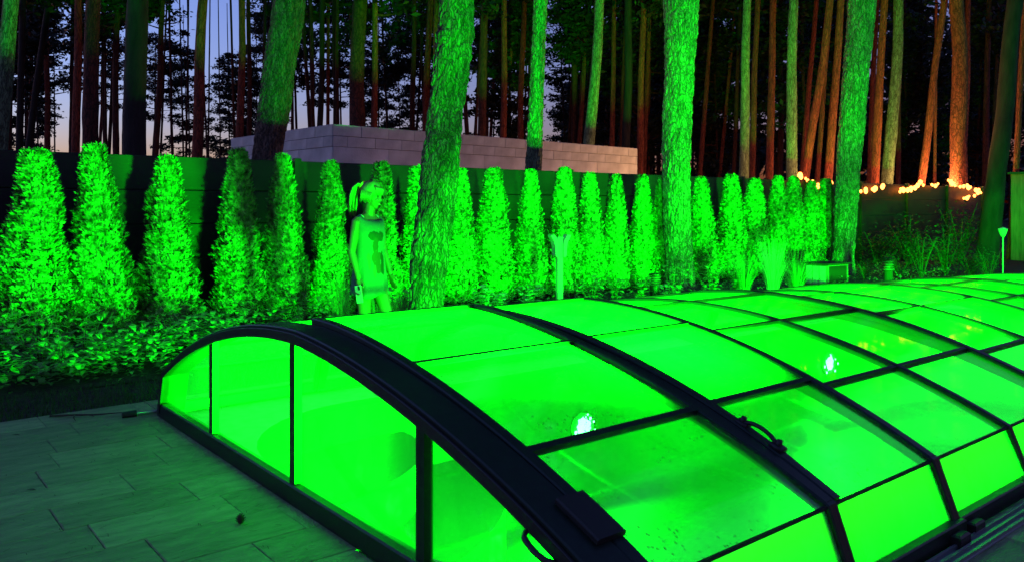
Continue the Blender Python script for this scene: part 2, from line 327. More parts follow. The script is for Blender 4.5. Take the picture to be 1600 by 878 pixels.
# broad leaved plants
def leafy(p, h, nl, L, W, m, label, name='leafy_plant', cat='plant', group='broad leaved plants in the bed'):
    t = thing(name, label, cat, p, random.uniform(0, 6), group); f = MB(); st = MB()
    for s_ in range(max(2, nl // 7)):
        a0 = random.uniform(0, 6.28); tilt = random.uniform(.05, .5); tip = Vector((math.cos(a0) * tilt * h, math.sin(a0) * tilt * h, h * random.uniform(.7, 1.05)))
        st.tube([(0, 0, -.03), tip * .55 + Vector((0, 0, .04)), tip], [.007, .005, .003], 5)
        for i in range(7):
            q = tip * (.25 + .75 * i / 6); b_ = random.uniform(0, 6.28)
            leaf(f, q, Vector((math.cos(b_), math.sin(b_), random.uniform(.2, 1.0))), L * random.uniform(.7, 1.2), W * random.uniform(.7, 1.2), .45, 4)
    st.build('stem', M['twig'], t); f.build('leaves', m, t); return t
LP = [(8, 580, .40, 'leftmost broad leaved plant at the frame edge under the widest arborvitae'), (62, 588, .50, 'tall big leaved plant in front of the leftmost arborvitae'), (100, 596, .34, 'low bushy plant left of the dark twig, before the first arborvitae gap'),
      (135, 575, .46, 'broad leaved plant below the second arborvitae from the left'), (172, 588, .38, 'spreading plant near turf below the second arborvitae'), (205, 572, .36, 'leafy plant in the gap between second and third arborvitae'),
      (236, 566, .36, 'leafy plant just left of the enclosure far corner'), (282, 556, .38, 'leafy plant behind the enclosure corner, below third arborvitae'), (326, 548, .36, 'leafy plant just right of the third arborvitae foot'),
      (470, 520, .50, 'rounded leaf plant behind the raised lid corner left of the person'), (620, 520, .45, 'leafy plant between the person and the big leaning pine'), (925, 492, .50, 'leafy plant right of the winged post'),
      (960, 489, .48, 'leafy plant two steps right of the winged post'), (1000, 486, .45, 'leafy plant left of the louvred bollard'), (1052, 483, .75, 'tall leafy plant right of the louvred bollard before the lit pine'), (1110, 474, .55, 'leafy plant below the first arborvitae right of the lit pine'), (1150, 470, .5, 'leafy plant left of the ornamental grass clumps')]
for u, v, h, lb in LP:
    d = 1270 * 1.45 / (v - 325); leafy(ground_at(u, d) + Vector((0, 0, .03)), h, random.choice((28, 35, 42)), .15, .065, M['leaf'], lb)
for u, v, h, lb in [(748, 508, .42, 'pale silvery plant just right of the big leaning pine'), (776, 506, .34, 'pale silvery plant below the arborvitae right of the leaning pine'), (826, 498, .38, 'pale silvery plant left of the winged post'), (1046, 476, .3, 'small pale plant beside the louvred bollard')]:
    d = 1270 * 1.45 / (v - 325); leafy(ground_at(u, d) + Vector((0, 0, .03)), h, 35, .13, .09, M['pale_leaf'], lb, 'silvery_plant', 'plant', 'silvery plants in the bed')
def reed(p, h, n_, spread, m, label, wd_=.009):
    t = thing('ornamental_grass', label, 'grass clump', p, 0, 'ornamental grass clumps'); f = MB()
    for k in range(n_):
        a0 = random.uniform(0, 6.28); r0 = random.uniform(0, .07); s = spread * random.random() ** .7; hh = h * random.uniform(.6, 1.05)
        x = Vector((math.cos(a0), math.sin(a0), 0)); side = Vector((-x.y, x.x, 0)); vs = []
        for i in range(6):
            q = i / 5; c_ = x * (r0 + s * q ** 1.8) + Vector((0, 0, hh * (q - .25 * s / h * q ** 3) - .02)); ww = wd_ * (1 - q * .9) * .5
            vs += [c_ - side * ww, c_ + side * ww]
        f.add(vs, [(2 * i, 2 * i + 1, 2 * i + 3, 2 * i + 2) for i in range(5)])
    f.build('blades', m, t); return t
for u, v, h, n_, sp, mm, lb in [(532, 540, .85, 130, .28, 'reed', 'tall thin grass clump left of the person'), (630, 540, .75, 110, .22, 'reed', 'tall thin grass clump between the person and the leaning pine'), (590, 530, .55, 90, .25, 'reed', 'low grass clump behind the legs of the person'),
        (1162, 472, .85, 170, .45, 'reed', 'arching grass clump left of the pale bright grass'), (1207, 474, 1.0, 240, .30, 'pale_reed', 'pale bright upright grass clump in the middle of three'), (1244, 470, .85, 170, .42, 'reed', 'arching grass clump just left of the stone box')]:
    d = 1270 * 1.45 / (v - 325); reed(ground_at(u, d) + Vector((0, 0, .03)), h, n_, sp, M[mm], lb, .012 if d > 10 else .008)

# ------------------------------------------------------------------ telescopic pool enclosure
WC, WN = 2.205, 4.41
def zk_of(zc): return .332 - (.84 - zc) * .3
def arcz(wd, zc, ins=0):
    zk = zk_of(zc); half = WC - .1 - ins; sag = zc - zk; rr = (half * half + sag * sag) / (2 * sag)
    z = zc - rr + math.sqrt(rr * rr - (wd - WC) ** 2)
    return z - (.034 * math.sin(math.pi * (wd - WC) / half) if zc == .842 and wd > WC else 0)   # the nearest segment is flatter on the lid side
def arc_pts(w0, w1, zc, ins=0, n=20): return [(w0 + (w1 - w0) * i / n, arcz(w0 + (w1 - w0) * i / n, zc, ins)) for i in range(n + 1)]
def full_prof(zc, ins, n=36):
    return [(ins, .05)] + arc_pts(.1 + ins, WN - .1 - ins, zc, ins, n) + [(WN - ins, .05)]
def beam(mb, x0, x1, pts, out, inn):
    rings = []
    for i, p in enumerate(pts):
        p = Vector(p); t1 = (p - Vector(pts[i - 1])).normalized() if i else None
        t2 = (Vector(pts[i + 1]) - p).normalized() if i < len(pts) - 1 else None
        t = ((t1 or t2) + (t2 or t1)).normalized(); nrm = Vector((-t.y, t.x)); k = 1 / max(.5, nrm.dot(Vector((-(t1 or t2).y, (t1 or t2).x))))
        o_ = p + nrm * out * k; i_ = p - nrm * inn * k; c_ = min(.006, (x1 - x0) * .2)
        o2 = p + nrm * (out - c_) * k
        rings.append([(x0, -i_.x, i_.y), (x0, -o2.x, o2.y), (x0 + c_, -o_.x, o_.y), (x1 - c_, -o_.x, o_.y), (x1, -o2.x, o2.y), (x1, -i_.x, i_.y)])
    return mb.sweep(rings)
def purlin(mb, x0, x1, wd, z, sl, hw=.012, out=.010, inn=.024):
    t = Vector((1, sl)).normalized(); nn = Vector((-t.y, t.x)); p = Vector((wd, z)); q = [p - t * hw + nn * out, p + t * hw + nn * out, p + t * hw - nn * inn, p - t * hw - nn * inn]
    mb.sweep([[(x, -c_.x, c_.y) for c_ in q] for x in (x0, x1)])
def slope(wd, zc, ins): return (arcz(wd + .02, zc, ins) - arcz(wd - .02, zc, ins)) / .04
def pane(parent, x0, x1, pts, m, off=-.006):
    b_ = MB(); beam(b_, x0, x1, pts, off, -off + .006); o = b_.build('pane', m, parent); return o
ROWS = [.72, 1.47, WC, 2.94, 3.70]
def handle(parent, x, w0, w1, zc, ins, lift, side=0):
    h = MB(); a0 = Vector((w0, arcz(w0, zc, ins) + .02)); a1 = Vector((w1, arcz(w1, zc, ins) + .02)); pts = []
    nn = Vector((-(a1 - a0).y, (a1 - a0).x)).normalized()
    for i in range(11):
        q = i / 10; c_ = a0.lerp(a1, q) + nn * lift * (math.sin(math.pi * q) ** .55); pts.append((x + side * math.sin(math.pi * q) ** .5, -c_.x, c_.y))
    h.tube(pts, .010, 8)
    for e in (a0, a1):
        h.box(-.022, .022, -.03, .03, -.012, .016, Matrix.Translation((x, -e.x, e.y)) @ Matrix.Rotation(math.atan(-slope(e.x, zc, ins)), 4, 'X'), c=.004)
        h.tube([(x, -e.x, e.y), (x, -(e + nn * .035).x, (e + nn * .035).y)], .013, 8)
    return h.build('handle', M['rubber'], parent, True)
def segment(a0, a1, ribs, zc, ins, label, lid=False, thick=.062):
    t = thing('enclosure_segment', label, 'pool cover', P(a0, 0, 0), AZ, 'telescopic segments of the pool enclosure')
    Lx = a1 - a0; rb = [r - a0 for r in ribs]; prof = full_prof(zc, ins)
    for i, r in enumerate(rb):
        wd_ = thick if i in (0, len(rb) - 1) else .04
        x0 = 0 if i == 0 else (r - wd_ if i == len(rb) - 1 else r - wd_ / 2)
        beam(MB_ := MB(), x0, x0 + wd_, prof, .016, .035); MB_.build('rib', M['frame'], t)
    for i in range(len(rb) - 1):
        x0, x1 = rb[i] + .01, rb[i + 1] - .01
        rows = [.1 + ins] + ROWS + [WN - .1 - ins]
        for j in range(6):
            w0, w1 = rows[j], rows[j + 1]
            if lid and j == 2: w1 = 2.03
            if lid and j >= 3: continue
            pane(t, x0, x1, arc_pts(w0, w1, zc, ins, 8), M['pane'])
        for wd_ in ROWS:
            if lid and wd_ > 2: continue
            purlin(m_ := MB(), x0, x1, wd_, arcz(wd_, zc, ins), slope(wd_, zc, ins)); m_.build('purlin', M['frame'], t)
        if lid: purlin(m_ := MB(), x0, x1, 2.03, arcz(2.03, zc, ins), 0, .02); m_.build('purlin', M['frame'], t)
        zk = zk_of(zc)
        for (wk, wb) in ((.1 + ins, ins), (WN - .1 - ins, WN - ins)):
            pane(t, x0, x1, [(wb, .08), (wk, zk)] if wb < 1 else [(wk, zk), (wb, .08)], M['pane' if wb < 1 else 'pane_s'])
            j_ = MB(); j_.box(x0, x1, -wk - .006, -wk + .006, zk - .004, zk + .008); j_.build('joint_strip', M['rubber'], t)
    for wb in (ins, WN - ins):
        q = MB(); q.box(0, Lx, -wb - .028, -wb + .028, .015, .095, c=.006); q.build('base_rail', M['frame'], t)
        for x in (.12, Lx - .12):
            wl = MB(); s = 1 if wb > 1 else -1; wl.box(x - .05, x + .05, -wb - .05 * s - .022, -wb - .05 * s + .022, .014, .07, c=.008); wl.build('roller_bracket', M['rubber'], t)
    if lid:
        lf = MB(); lo = zc + .028; lf_ = lambda w_: .03 * (1 - (w_ - 2.05) / 2.25); lp = [(w_, z_ + lf_(w_)) for w_, z_ in arc_pts(2.05, 4.30 - ins, zc, ins, 22)]; e0 = .125 if a0 < .5 else .06; e1 = Lx - .005
        for x in (e0, e1 - .055): beam(lf, x, x + .055, lp, .018, .03)
        for wd_, hw in ((2.075, .028), (2.94, .013), (3.70, .017)): purlin(lf, e0 + .03, e1 - .03, wd_, arcz(wd_, zc, ins) + lf_(wd_) + .004, slope(wd_, zc, ins), hw, .014, .012)
        lidf = lf.build('lid', M['frame'], t)
        edges = [2.06, 2.94, 3.70, 4.30 - ins]
        for j in range(3): pane(lidf, e0 + .02, e1 - .02, [(w_, z_ + lf_(w_)) for w_, z_ in arc_pts(edges[j], edges[j + 1], zc, ins, 8)], M['pane_d'], .002)
    return t
SEGS = [(0, 1.17, (0, 1.17), .842, 0, True, 'nearest pool cover segment with glazed end wall and raised lid'),
        (1.13, 2.07, (1.13, 2.07), .818, .012, True, 'second pool cover segment from the end wall with raised lid'),
        (2.03, 3.95, (2.03, 2.95, 3.95), .775, .03, False, 'third pool cover segment from the end wall, no lid'),
        (3.90, 6.0, (3.9, 4.95, 6.0), .712, .06, False, 'fourth pool cover segment from the end wall'),
        (5.95, 8.05, (5.95, 7.0, 8.05), .650, .09, False, 'fifth pool cover segment from the end wall'),
        (8.0, 10.1, (8.0, 9.05, 10.1), .588, .12, False, 'sixth pool cover segment, low and near the right edge'),
        (10.05, 11.5, (10.05, 11.5), .53, .15, False, 'farthest and lowest pool cover segment')]
segs = [segment(s[0], s[1], s[2], s[3], s[4], s[6], s[5]) for s in SEGS]
# latch handle on the second lid's near rib
handle(segs[1], .10, 3.86, 4.03, .842, 0, .036)
# end wall of the nearest segment
t = segs[0]; zc = .842
posts = [1.01, 2.155, 3.30]
beam(m_ := MB(), -.035, .125, full_prof(zc, 0), .018, .036); m_.build('end_arch', M['frame'], t)
beam(m_ := MB(), -.05, -.036, full_prof(zc, 0), .002, .046); m_.build('arch_seal', M['rubber'], t)
q = MB(); q.box(-.045, .03, -WN - .01, .01, .004, .105, c=.008); q.build('base_board', M['frame'], t)
for wp in posts:
    q = MB(); q.box(-.028, .012, -wp - .029, -wp + .029, .105, arcz(wp, zc) - .03); q.build('post', M['frame'], t)
edges = [.03] + posts + [WN - .03]
for i in range(4):
    w0, w1 = edges[i] + .01, edges[i + 1] - .01; top = []
    for k in range(13):
        wd_ = w0 + (w1 - w0) * k / 12
        zz = arcz(wd_, zc) - .03 if .12 < wd_ < WN - .12 else (.05 + (zk_of(zc) - .03) * min(1, min(wd_, WN - wd_) / .1))
        top.append((wd_, max(.12, zz)))
    poly = [(w0, .1)] + top + [(w1, .1)]; k = len(poly); q = MB()
    q.add([(-.004, -p[0], p[1]) for p in poly] + [(.004, -p[0], p[1]) for p in poly], [tuple(range(k)), tuple(range(2 * k - 1, k - 1, -1))] + [(i_, k + i_, k + (i_ + 1) % k, (i_ + 1) % k) for i_ in range(k)])
    q.build('pane', M['pane_e'], t)
h = MB(); pts = []
for k in range(9):                                   # pull handle on the face of the end arch
    q_ = k / 8; wd_ = 3.95 + .14 * q_; pts.append((-.05 - .032 * math.sin(math.pi * q_) ** .4, -wd_, arcz(wd_, zc) - .055))
h.tube(pts, .011, 8); h.build('pull_handle', M['rubber'], t, True)
cp = MB(); beam(cp, .055, .182, arc_pts(3.96, 4.15, zc, 0, 6), .042, -.02); cp.build('lock_cover', M['rubber'], t)
# guide rails on the paving
for wd_, lb in ((WN + .075, 'aluminium guide rail along the near side of the pool cover'), (-.075, 'aluminium guide rail along the far side of the pool cover')):
    r_ = thing('guide_rail', lb, 'rail', P(0, 0, 0), AZ, 'ground rails of the pool cover'); q = MB()
    for dy in (-.035, 0, .035): q.box(-.0, 11.6, -wd_ + dy - .006, -wd_ + dy + .006, .0125, .036)
    q.box(-.0, 11.6, -wd_ - .046, -wd_ + .046, .0125, .019); q.build('track', M['rail'], r_)
    if wd_ < 0:
        s_ = MB(); s_.tube([(-.02, -wd_, .03), (-.19, -wd_ + .02, .03)], .011, 8); s_.build('rod', M['rail'], r_); s_ = MB(); s_.tube([(-.16, -wd_ + .017, .03), (-.25, -wd_ + .026, .03)], [.026, .022], 10); s_.build('end_stop', M['rubber'], r_)

# ------------------------------------------------------------------ pool lamps
lens_m = emis('pool lamp lens', (.06, 1, .16), 7)
def pool_lamp(a, wd, z, dirw, power, label, size=R(165), up=.02, lr=.07, yaw=0):
    t = thing('pool_lamp', label, 'lamp', P(a, wd, z), AZ, 'green underwater pool lamps'); q = MB(); n_ = 24; s = -dirw      # dirw +1: shines towards the near side
    def ringy(r, y): return [(r * math.cos(k * 2 * math.pi / n_), y, r * math.sin(k * 2 * math.pi / n_)) for k in range(n_)]
    q.sweep([ringy(.01, s * -.035), ringy(lr + .024, s * -.03), ringy(lr + .024, s * .012), ringy(lr + .007, s * .02), ringy(lr - .001, s * .008)], cap=False); q.build('rim', M['white'], t, True)
    q = MB(); rl = random.Random(int(a * 10)); q.add([(x_ * rl.uniform(.72, 1.0), y_, z_ * rl.uniform(.72, 1.0)) for x_, y_, z_ in ringy(lr * .92, s * .0085)], [tuple(range(n_))])
    for k_ in range(9 if lr > .1 else 0):                                    # ragged lens and added glowing discs imitate the irregular flare
        t_ = rl.uniform(0, 6.28); r_ = lr * rl.uniform(1.02, 1.55); d_ = rl.uniform(.008, .02); q.add([(r_ * math.cos(t_) + d_ * math.cos(j * 1.0472), s * .024, r_ * .8 * math.sin(t_) + d_ * math.sin(j * 1.0472)) for j in range(6)], [tuple(range(6))])
    q.build('lens', lens_m, t)
    ld = bpy.data.lights.new('pool_light', 'SPOT'); lo = bpy.data.objects.new('pool_light', ld); col.objects.link(lo); lo.parent = t
    lo.location = (0, s * .05, .07 if lr < .1 else 0); lo.rotation_euler = Vector((-math.sin(yaw), -s * math.cos(yaw), -up)).to_track_quat('Z', 'Y').to_euler()
    ld.energy = power; ld.color = LAMP_GREEN; ld.spot_size = size; ld.spot_blend = .35 if lr > .1 else .9; ld.shadow_soft_size = .06 if lr > .1 else .16
for a, lb in ((3.62, 'green pool lamp glowing through the nearest lid'), (8.0, 'green pool lamp glowing through the third cover segment')):
    pool_lamp(a, .45, -.60 if a < 5 else -.53, 1, 850 if a < 5 else 700, lb, R(165), .02, .111)
for a, pw_, sz_, yw_, lb in ((1.5, 5900, R(138), 0, 'pool lamp in near pool wall close to the end wall'), (4.7, 4900, R(100), 30, 'pool lamp in near pool wall under the fourth segment'), (8.5, 8600, R(104), 28, 'pool lamp in near pool wall towards the far end')):
    pool_lamp(a, 3.93, -.15, -1, pw_, lb, sz_, .08, .07, R(yw_))

# ------------------------------------------------------------------ fence
FW = -4.2
k = 0
fence = thing('garden_fence', 'long dark board fence behind the row of arborvitae', 'fence', P(-7, FW, 0), AZ)
bm_ = MB(); bm_.box(.05, 2.42, -.015, .015, .0, .400, c=.006); bme = bm_.mesh('fence_board', M['fence'])
bk_ = MB(); bk_.box(-.03, 2.5, -.006, .006, .0, 2.05); bkm = bk_.mesh('fence_backing', M['fence']); pm_ = MB(); pm_.box(-.045, .045, -.045, .045, -.05, 2.10, c=.008); pme = pm_.mesh('fence_post', M['fence'])
for i in range(14):
    o = obj('post', pme, fence); o.location = (i * 2.47, -.03, 0)
    if i < 13:
        for j in range(5):
            if j == 0: o = obj('backing', bkm, fence); o.location = (i * 2.47, .028, 0)
            o = obj('board', bme, fence); o.location = (i * 2.47, random.uniform(-.004, .004), .04 + j * .406)

# ------------------------------------------------------------------ arborvitae row
def thuja_meshes(seed):
    rnd = random.Random(seed); f = MB(); H = 2.0
    def rad(z): q = z / H; return (.06 + .26 * (1 - q) ** .82) * min(1, (q + .06) / .12) * min(1, ((1.03 - q) / .05)) ** .5
    for k in range(9500):
        z = H * rnd.random() ** 1.15 * 1.0; t = rnd.uniform(0, 6.2832)
        lump = 1 + .42 * noise.noise((math.cos(t) * 2.2 + seed * 7, math.sin(t) * 2.2, z * 3.0))+ .14 * noise.noise((math.cos(t) * 6 + seed, math.sin(t) * 6, z * 8))
        r = rad(z) * lump * rnd.uniform(.72, 1.03); x = Vector((math.cos(t), math.sin(t), 0)); side = Vector((-x.y, x.x, 0))
        p = x * r + Vector((0, 0, z)); tw = rnd.uniform(-1.2, 1.2); s = (side * math.cos(tw) + x * math.sin(tw))
        d = (Vector((0, 0, 1)) * rnd.uniform(.5, 1) + x * rnd.uniform(.1, .8) + side * rnd.uniform(-.5, .5)).normalized(); L = rnd.uniform(.04, .09); W = L * rnd.uniform(.11, .19)
        for (dd, l_, o_) in ((d, 1, 0), ((d + s * .9).normalized(), .7, .25), ((d - s * .9).normalized(), .7, .4)):
            q = p + d * L * o_; sw = dd.cross(x);
            if sw.length < .1: sw = s.copy()
            sw = (sw.normalized() + x * rnd.uniform(-.6, .6)) * W
            f.add([q, q + dd * L * l_ * .55 + sw, q + dd * L * l_, q + dd * L * l_ * .45 - sw], [(0, 1, 2, 3)])
    c_ = MB(); c_.lathe([(.02, .02)] + [(rad(H * i / 12) * .56, H * i / 12 * .97 + .02) for i in range(13)], 12)  # solid core, the shade between the sprays is its dark colour
    tr = MB(); tr.tube([(0, 0, -.05), (.01, 0, .4), (0, .01, 1.2)], [.04, .03, .015], 7)
    return f.mesh('foliage', M['thuja']), c_.mesh('shade_core', M['thuja_in']), tr.mesh('trunk', M['bark_d'])
TH = [thuja_meshes(s) for s in range(5)]
# image column, height, width factor, wd offset
TL = [(52, 2.0, 1.32, 0), (160, 2.06, .98, 0), (262, 2.02, 1.0, 0), (376, 2.04, 1.0, 0), (447, 2.0, .9, -.15), (516, 2.03, .85, 0), (592, 2.05, .95, 0), (655, 1.98, .9, 0), (715, 1.98, .95, 0), (768, 2.02, .95, 0),
      (828, 2.0, .9, 0), (880, 2.02, .9, 0), (924, 1.98, .85, 0), (962, 2.0, .85, 0), (1000, 1.98, .85, 0), (1032, 1.95, .85, 0), (1099, 1.98, 1.0, 0), (1142, 2.06, 1.05, 0), (1176, 2.03, 1.05, .1), (1212, 2.04, .95, 0), (1240, 2.05, 1.0, 0), (1267, 1.95, .9, 0), (1291, 2.03, 1.05, 0)]
for i, (u, h, wf, dw) in enumerate(TL):
    d = depth_for_w(u, -3.5 - dw); p = ground_at(u, d)
    extra = {0: ', broad and cut by the frame edge', 6: ', behind the person', 7: ', hidden behind the leaning pine', 11: ', behind the winged post', 22: ', the rightmost, beside a lit pine'}.get(i, '')
    t = thing('arborvitae', '%s columnar arborvitae from the left along the fence%s' % (ORD[i + 1], extra), 'conifer', p + Vector((0, 0, .03)), random.uniform(0, 6.28), 'arborvitae row along the fence')
    t.scale = (wf * random.uniform(.92, 1.08), wf * random.uniform(.92, 1.08), h / 2.02 * random.uniform(.97, 1.02)); t.rotation_euler = (random.uniform(-.03, .03), random.uniform(-.03, .03), t.rotation_euler[2])
    for nm, me in zip(('foliage', 'shade_core', 'trunk'), TH[(i * 3 + i // 5) % 5]): obj(nm, me, t)

# ------------------------------------------------------------------ unfinished block building behind the fence
c0 = Vector((-3.31, 15, 0)); dr = Vector((.727, .687, 0)).normalized(); dl = Vector((-dr.y, dr.x, 0)); LR, LL, HB = 9.05, 4.3, 2.98
bl = thing('block_building', 'unfinished grey block building with flat top behind the fence', 'building', c0, math.atan2(dr.y, dr.x))
q = MB(); q.box(.012, LR - .012, .012, LL - .012, -.05, HB - .012); q.build('core_wall', M['mortar'], bl)
z = HB; courses = [.20, .20, .50, .50, .5, .5, .6]
bmesh_cache = {}
def block_mesh(L, h):
    key = (round(L, 3), h)
    if key not in bmesh_cache:
        b_ = MB(); b_.box(.004, L - .004, -.008, .06, .004, h - .004, c=.004); bmesh_cache[key] = b_.mesh('block', M['block'])
    return bmesh_cache[key]
for ci, h in enumerate(courses):
    z -= h
    BL = .62 if h < .3 else 1.24
    for (ln, face) in ((LR, 0), (LL, 1)):
        x = 0; first = BL / 2 if ci % 2 else BL
        while x < ln - .01:
            L = min(first if x == 0 else BL, ln - x)
            if L < .05: break
            if z > .9:
                o = obj('block', block_mesh(L, h), bl)
                if face == 0: o.location = (x, random.uniform(-.004, .003), z)
                else: o.location = (random.uniform(-.004, .003) , x + L, z); o.rotation_euler = (0, 0, -R(90))
            x += L
q = MB(); q.box(-.004, LR, -.004, LL, HB - .01, HB + .012, c=.004); q.build('top_screed', M['parapet'], bl)
# low wall left of the building
lwl = thing('low_wall', 'low brownish wall seen above the fence left of the block building', 'wall', ground_at(262, 19.5), .1)
q = MB(); q.box(0, 1.5, 0, .2, 0, 2.42); q.build('wall', M['stone'], lwl); q = MB(); q.box(-.03, 1.53, -.03, .23, 2.42, 2.5, c=.01); q.build('coping', M['parapet'], lwl)

# ------------------------------------------------------------------ pines
def bark_trunk(mb, pts, rad, nseg, nring, amp, seed, k=9):
    pts = [Vector(p) for p in pts]; rings = []
    def at(q):
        f_ = q * (len(pts) - 1); i = min(int(f_), len(pts) - 2); s = f_ - i
        p0 = pts[max(i - 1, 0)]; p1 = pts[i]; p2 = pts[i + 1]; p3 = pts[min(i + 2, len(pts) - 1)]
        pos = .5 * ((2 * p1) + (p2 - p0) * s + (2 * p0 - 5 * p1 + 4 * p2 - p3) * s * s + (3 * p1 - p0 - 3 * p2 + p3) * s ** 3)
        return pos, rad[i] * (1 - s) + rad[i + 1] * s
    for i in range(nring + 1):
        p, r = at(i / nring); ring = []
        for j in range(nseg):
            t = j * 2 * math.pi / nseg; x = Vector((math.cos(t), math.sin(t), 0)); q = (x.x * r * k + seed * 3.1, x.y * r * k, p.z * k * .38)
            if amp:
                dd = noise.voronoi(q)[0]; crack = min(1, (dd[1] - dd[0]) * 3.2); e = amp * (crack - .7) + amp * .5 * noise.noise((q[0] * 3, q[1] * 3, q[2] * 5)) + r * .07 * noise.noise((q[0] * .25, q[1] * .25, q[2] * .35))
            else: e = 0
            ring.append(p + x * (r + e))
        rings.append(ring)
    mb.sweep(rings)
def crown_mesh(seed, z0, z1, rmax, nl, tufts, q0=.34):
    rnd = random.Random(seed); f = MB(); br = MB()
    for i in range(nl):
        q = (i + rnd.random()) / nl; z = z0 + (z1 - z0) * q; t = rnd.uniform(0, 6.283); L = rmax * (1 - q * .65) * rnd.uniform(.45, 1.05) * (min(1, .45 + q * 2.2))
        x = Vector((math.cos(t), math.sin(t), 0)); rise = rnd.uniform(-.15, .5); tip = x * L + Vector((0, 0, z + L * rise)); mid = x * L * .5 + Vector((0, 0, z + L * rise * .3))
        br.tube([(0, 0, z), mid, tip], [.06 * (1.2 - q), .035, .012], 4)
        for k in range(rnd.randint(2, 5)):
            c_ = mid.lerp(tip, rnd.uniform(.0, 1.1)) + Vector((rnd.uniform(-.5, .5), rnd.uniform(-.5, .5), rnd.uniform(-.1, .35))); pr = rnd.uniform(.3, .65)
            for j in range(tufts):
                v = Vector((rnd.gauss(0, 1), rnd.gauss(0, 1), rnd.gauss(0, .42))) * pr * .55; p = c_ + v; d = Vector((rnd.gauss(0, 1), rnd.gauss(0, 1), rnd.gauss(.3, .6))).normalized(); s = d.orthogonal().normalized()
                s = (Matrix.Rotation(rnd.uniform(0, 3.14), 3, d) @ s); L_ = rnd.uniform(.5, 1.1) * q0; f.add([p - d * L_ * .5, p + s * L_ * .22, p + d * L_ * .5, p - s * L_ * .22], [(0, 1, 2, 3)])
    return f.mesh('crown', M['needle']), br.mesh('branches', M['bark_d'])
HT = 20.0
CROWNS = [crown_mesh(s, z0, z1, rm, nl, 46) for s, z0, z1, rm, nl in ((1, 9.5, 20.5, 2.6, 30), (2, 11, 20.8, 3.0, 28), (3, 8, 20, 2.4, 34), (4, 12.5, 20.8, 2.8, 26))]
YOUNG = [crown_mesh(s, z0, z1, rm, nl, 46) for s, z0, z1, rm, nl in ((11, 3.5, 14.5, 2.6, 46), (12, 4.5, 16, 2.9, 44), (13, 3.0, 12, 2.2, 44))]
def simple_trunk(m, seed, ht=HT):
    b_ = MB(); pts = [(.10 * noise.noise((seed, i * .5, 0)), .10 * noise.noise((seed, 0, i * .5)), ht * i / 10) for i in range(11)]; pts[0] = (0, 0, -.3)
    bark_trunk(b_, pts, [1 * (1.22 if i == 0 else 1 - .062 * i) * .18 for i in range(11)], 14, 60, .012, seed, 8); return b_.mesh('trunk', m, True)
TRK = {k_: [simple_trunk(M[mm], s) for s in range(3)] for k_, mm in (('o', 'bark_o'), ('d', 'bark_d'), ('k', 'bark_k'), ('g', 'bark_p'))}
def pine(name, label, base, wid, k_, lean=0, crown=None, leany=0, group=None, hs=1, rot=None):
    t = thing(name, label, 'tree', base, 0, group); t.rotation_euler = (leany, lean, 0)
    tr = obj('trunk', random.choice(TRK[k_]), t); s = wid / .33; tr.scale = (s, s, hs); tr.rotation_euler = (0, 0, random.uniform(0, 6.28))
    if crown:
        rz = random.uniform(0, 6.28); cs = random.uniform(.85, 1.15)
        for nm, me in zip(('crown', 'branches'), crown):
            o = obj(nm, me, t); o.rotation_euler = (0, 0, rz); o.scale = (cs, cs, hs)
    return t
# large pines of the garden, modelled with their bark
def big_pine(name, label, prof, d, crown, seed, m='bark', dy=0, nring=150):
    """prof: list of (image row, left column, right column) read from the photograph at distance d"""
    prof = sorted(prof, key=lambda r: -r[0]); base = ground_at((prof[0][1] + prof[0][2]) / 2, d); pts = []; rad = []
    for v, l, r in prof: z = zat(v, d); pts.append(Vector(((((l + r) / 2 - 800) / 1270 * d), d, z)) - base); rad.append((r - l) / 2 / 1270 * d)
    zb = pts[0].z; pts[0].z = -.05; rad[0] *= 1.12
    dirv = (pts[-1] - pts[1]).normalized(); top = pts[-1].z; r_t = rad[-1]
    for k, zz in enumerate((top + 3, 10, 14, 18)):
        q = pts[-1] + dirv * ((zz - pts[-1].z) / max(.3, dirv.z)); q.x = pts[-1].x + (q.x - pts[-1].x) * .5; pts.append(q); rad.append(r_t * (.92, .75, .5, .2)[k])
    t = thing(name, label, 'tree', base, 0, 'big pines at the garden'); b_ = MB()
    bark_trunk(b_, pts, rad, 72, nring * 3, .022, seed, 11); b_.build('trunk', M[m], t)
    for nm, me in zip(('crown', 'branches'), crown):
        o = obj(nm, me, t); o.location = (pts[-2].x, pts[-2].y, -1.5); o.rotation_euler = (0, 0, seed)
    return t
big_pine('pine_tree', 'thick leaning pine beside the person, bark lit green', [(549, 632, 692), (480, 640, 693), (400, 642, 701), (300, 655, 714), (240, 661, 718), (150, 672, 727), (60, 681, 739), (0, 688, 742)], 8.2, CROWNS[1], 1, 'bark_t')
big_pine('pine_tree', 'bright green lit pine in the middle of the arborvitae row', [(458, 1038, 1086), (400, 1040, 1082), (300, 1036, 1078), (230, 1034, 1080), (100, 1039, 1085), (0, 1037, 1091)], 13.8, CROWNS[3], 2)
big_pine('pine_tree', 'green lit pine at the right end of the arborvitae row', [(433, 1296, 1336), (400, 1302, 1334), (300, 1306, 1341), (200, 1312, 1350), (100, 1319, 1358), (0, 1326, 1368)], 17.1, CROWNS[0], 3)
big_pine('pine_tree', 'leaning pine in front of the left wall of the block building', [(460, 376, 430), (250, 394, 441), (200, 400, 447), (160, 405, 455), (100, 412, 462), (0, 428, 477)], 14.0, CROWNS[2], 4, 'bark_t')
big_pine('pine_tree', 'slim pine lit bright green above the fence line, before the block building', [(430, 812, 840), (275, 820, 846), (185, 825, 848), (100, 829, 851), (0, 834, 855)], 16.6, CROWNS[3], 5, 'bark_p')

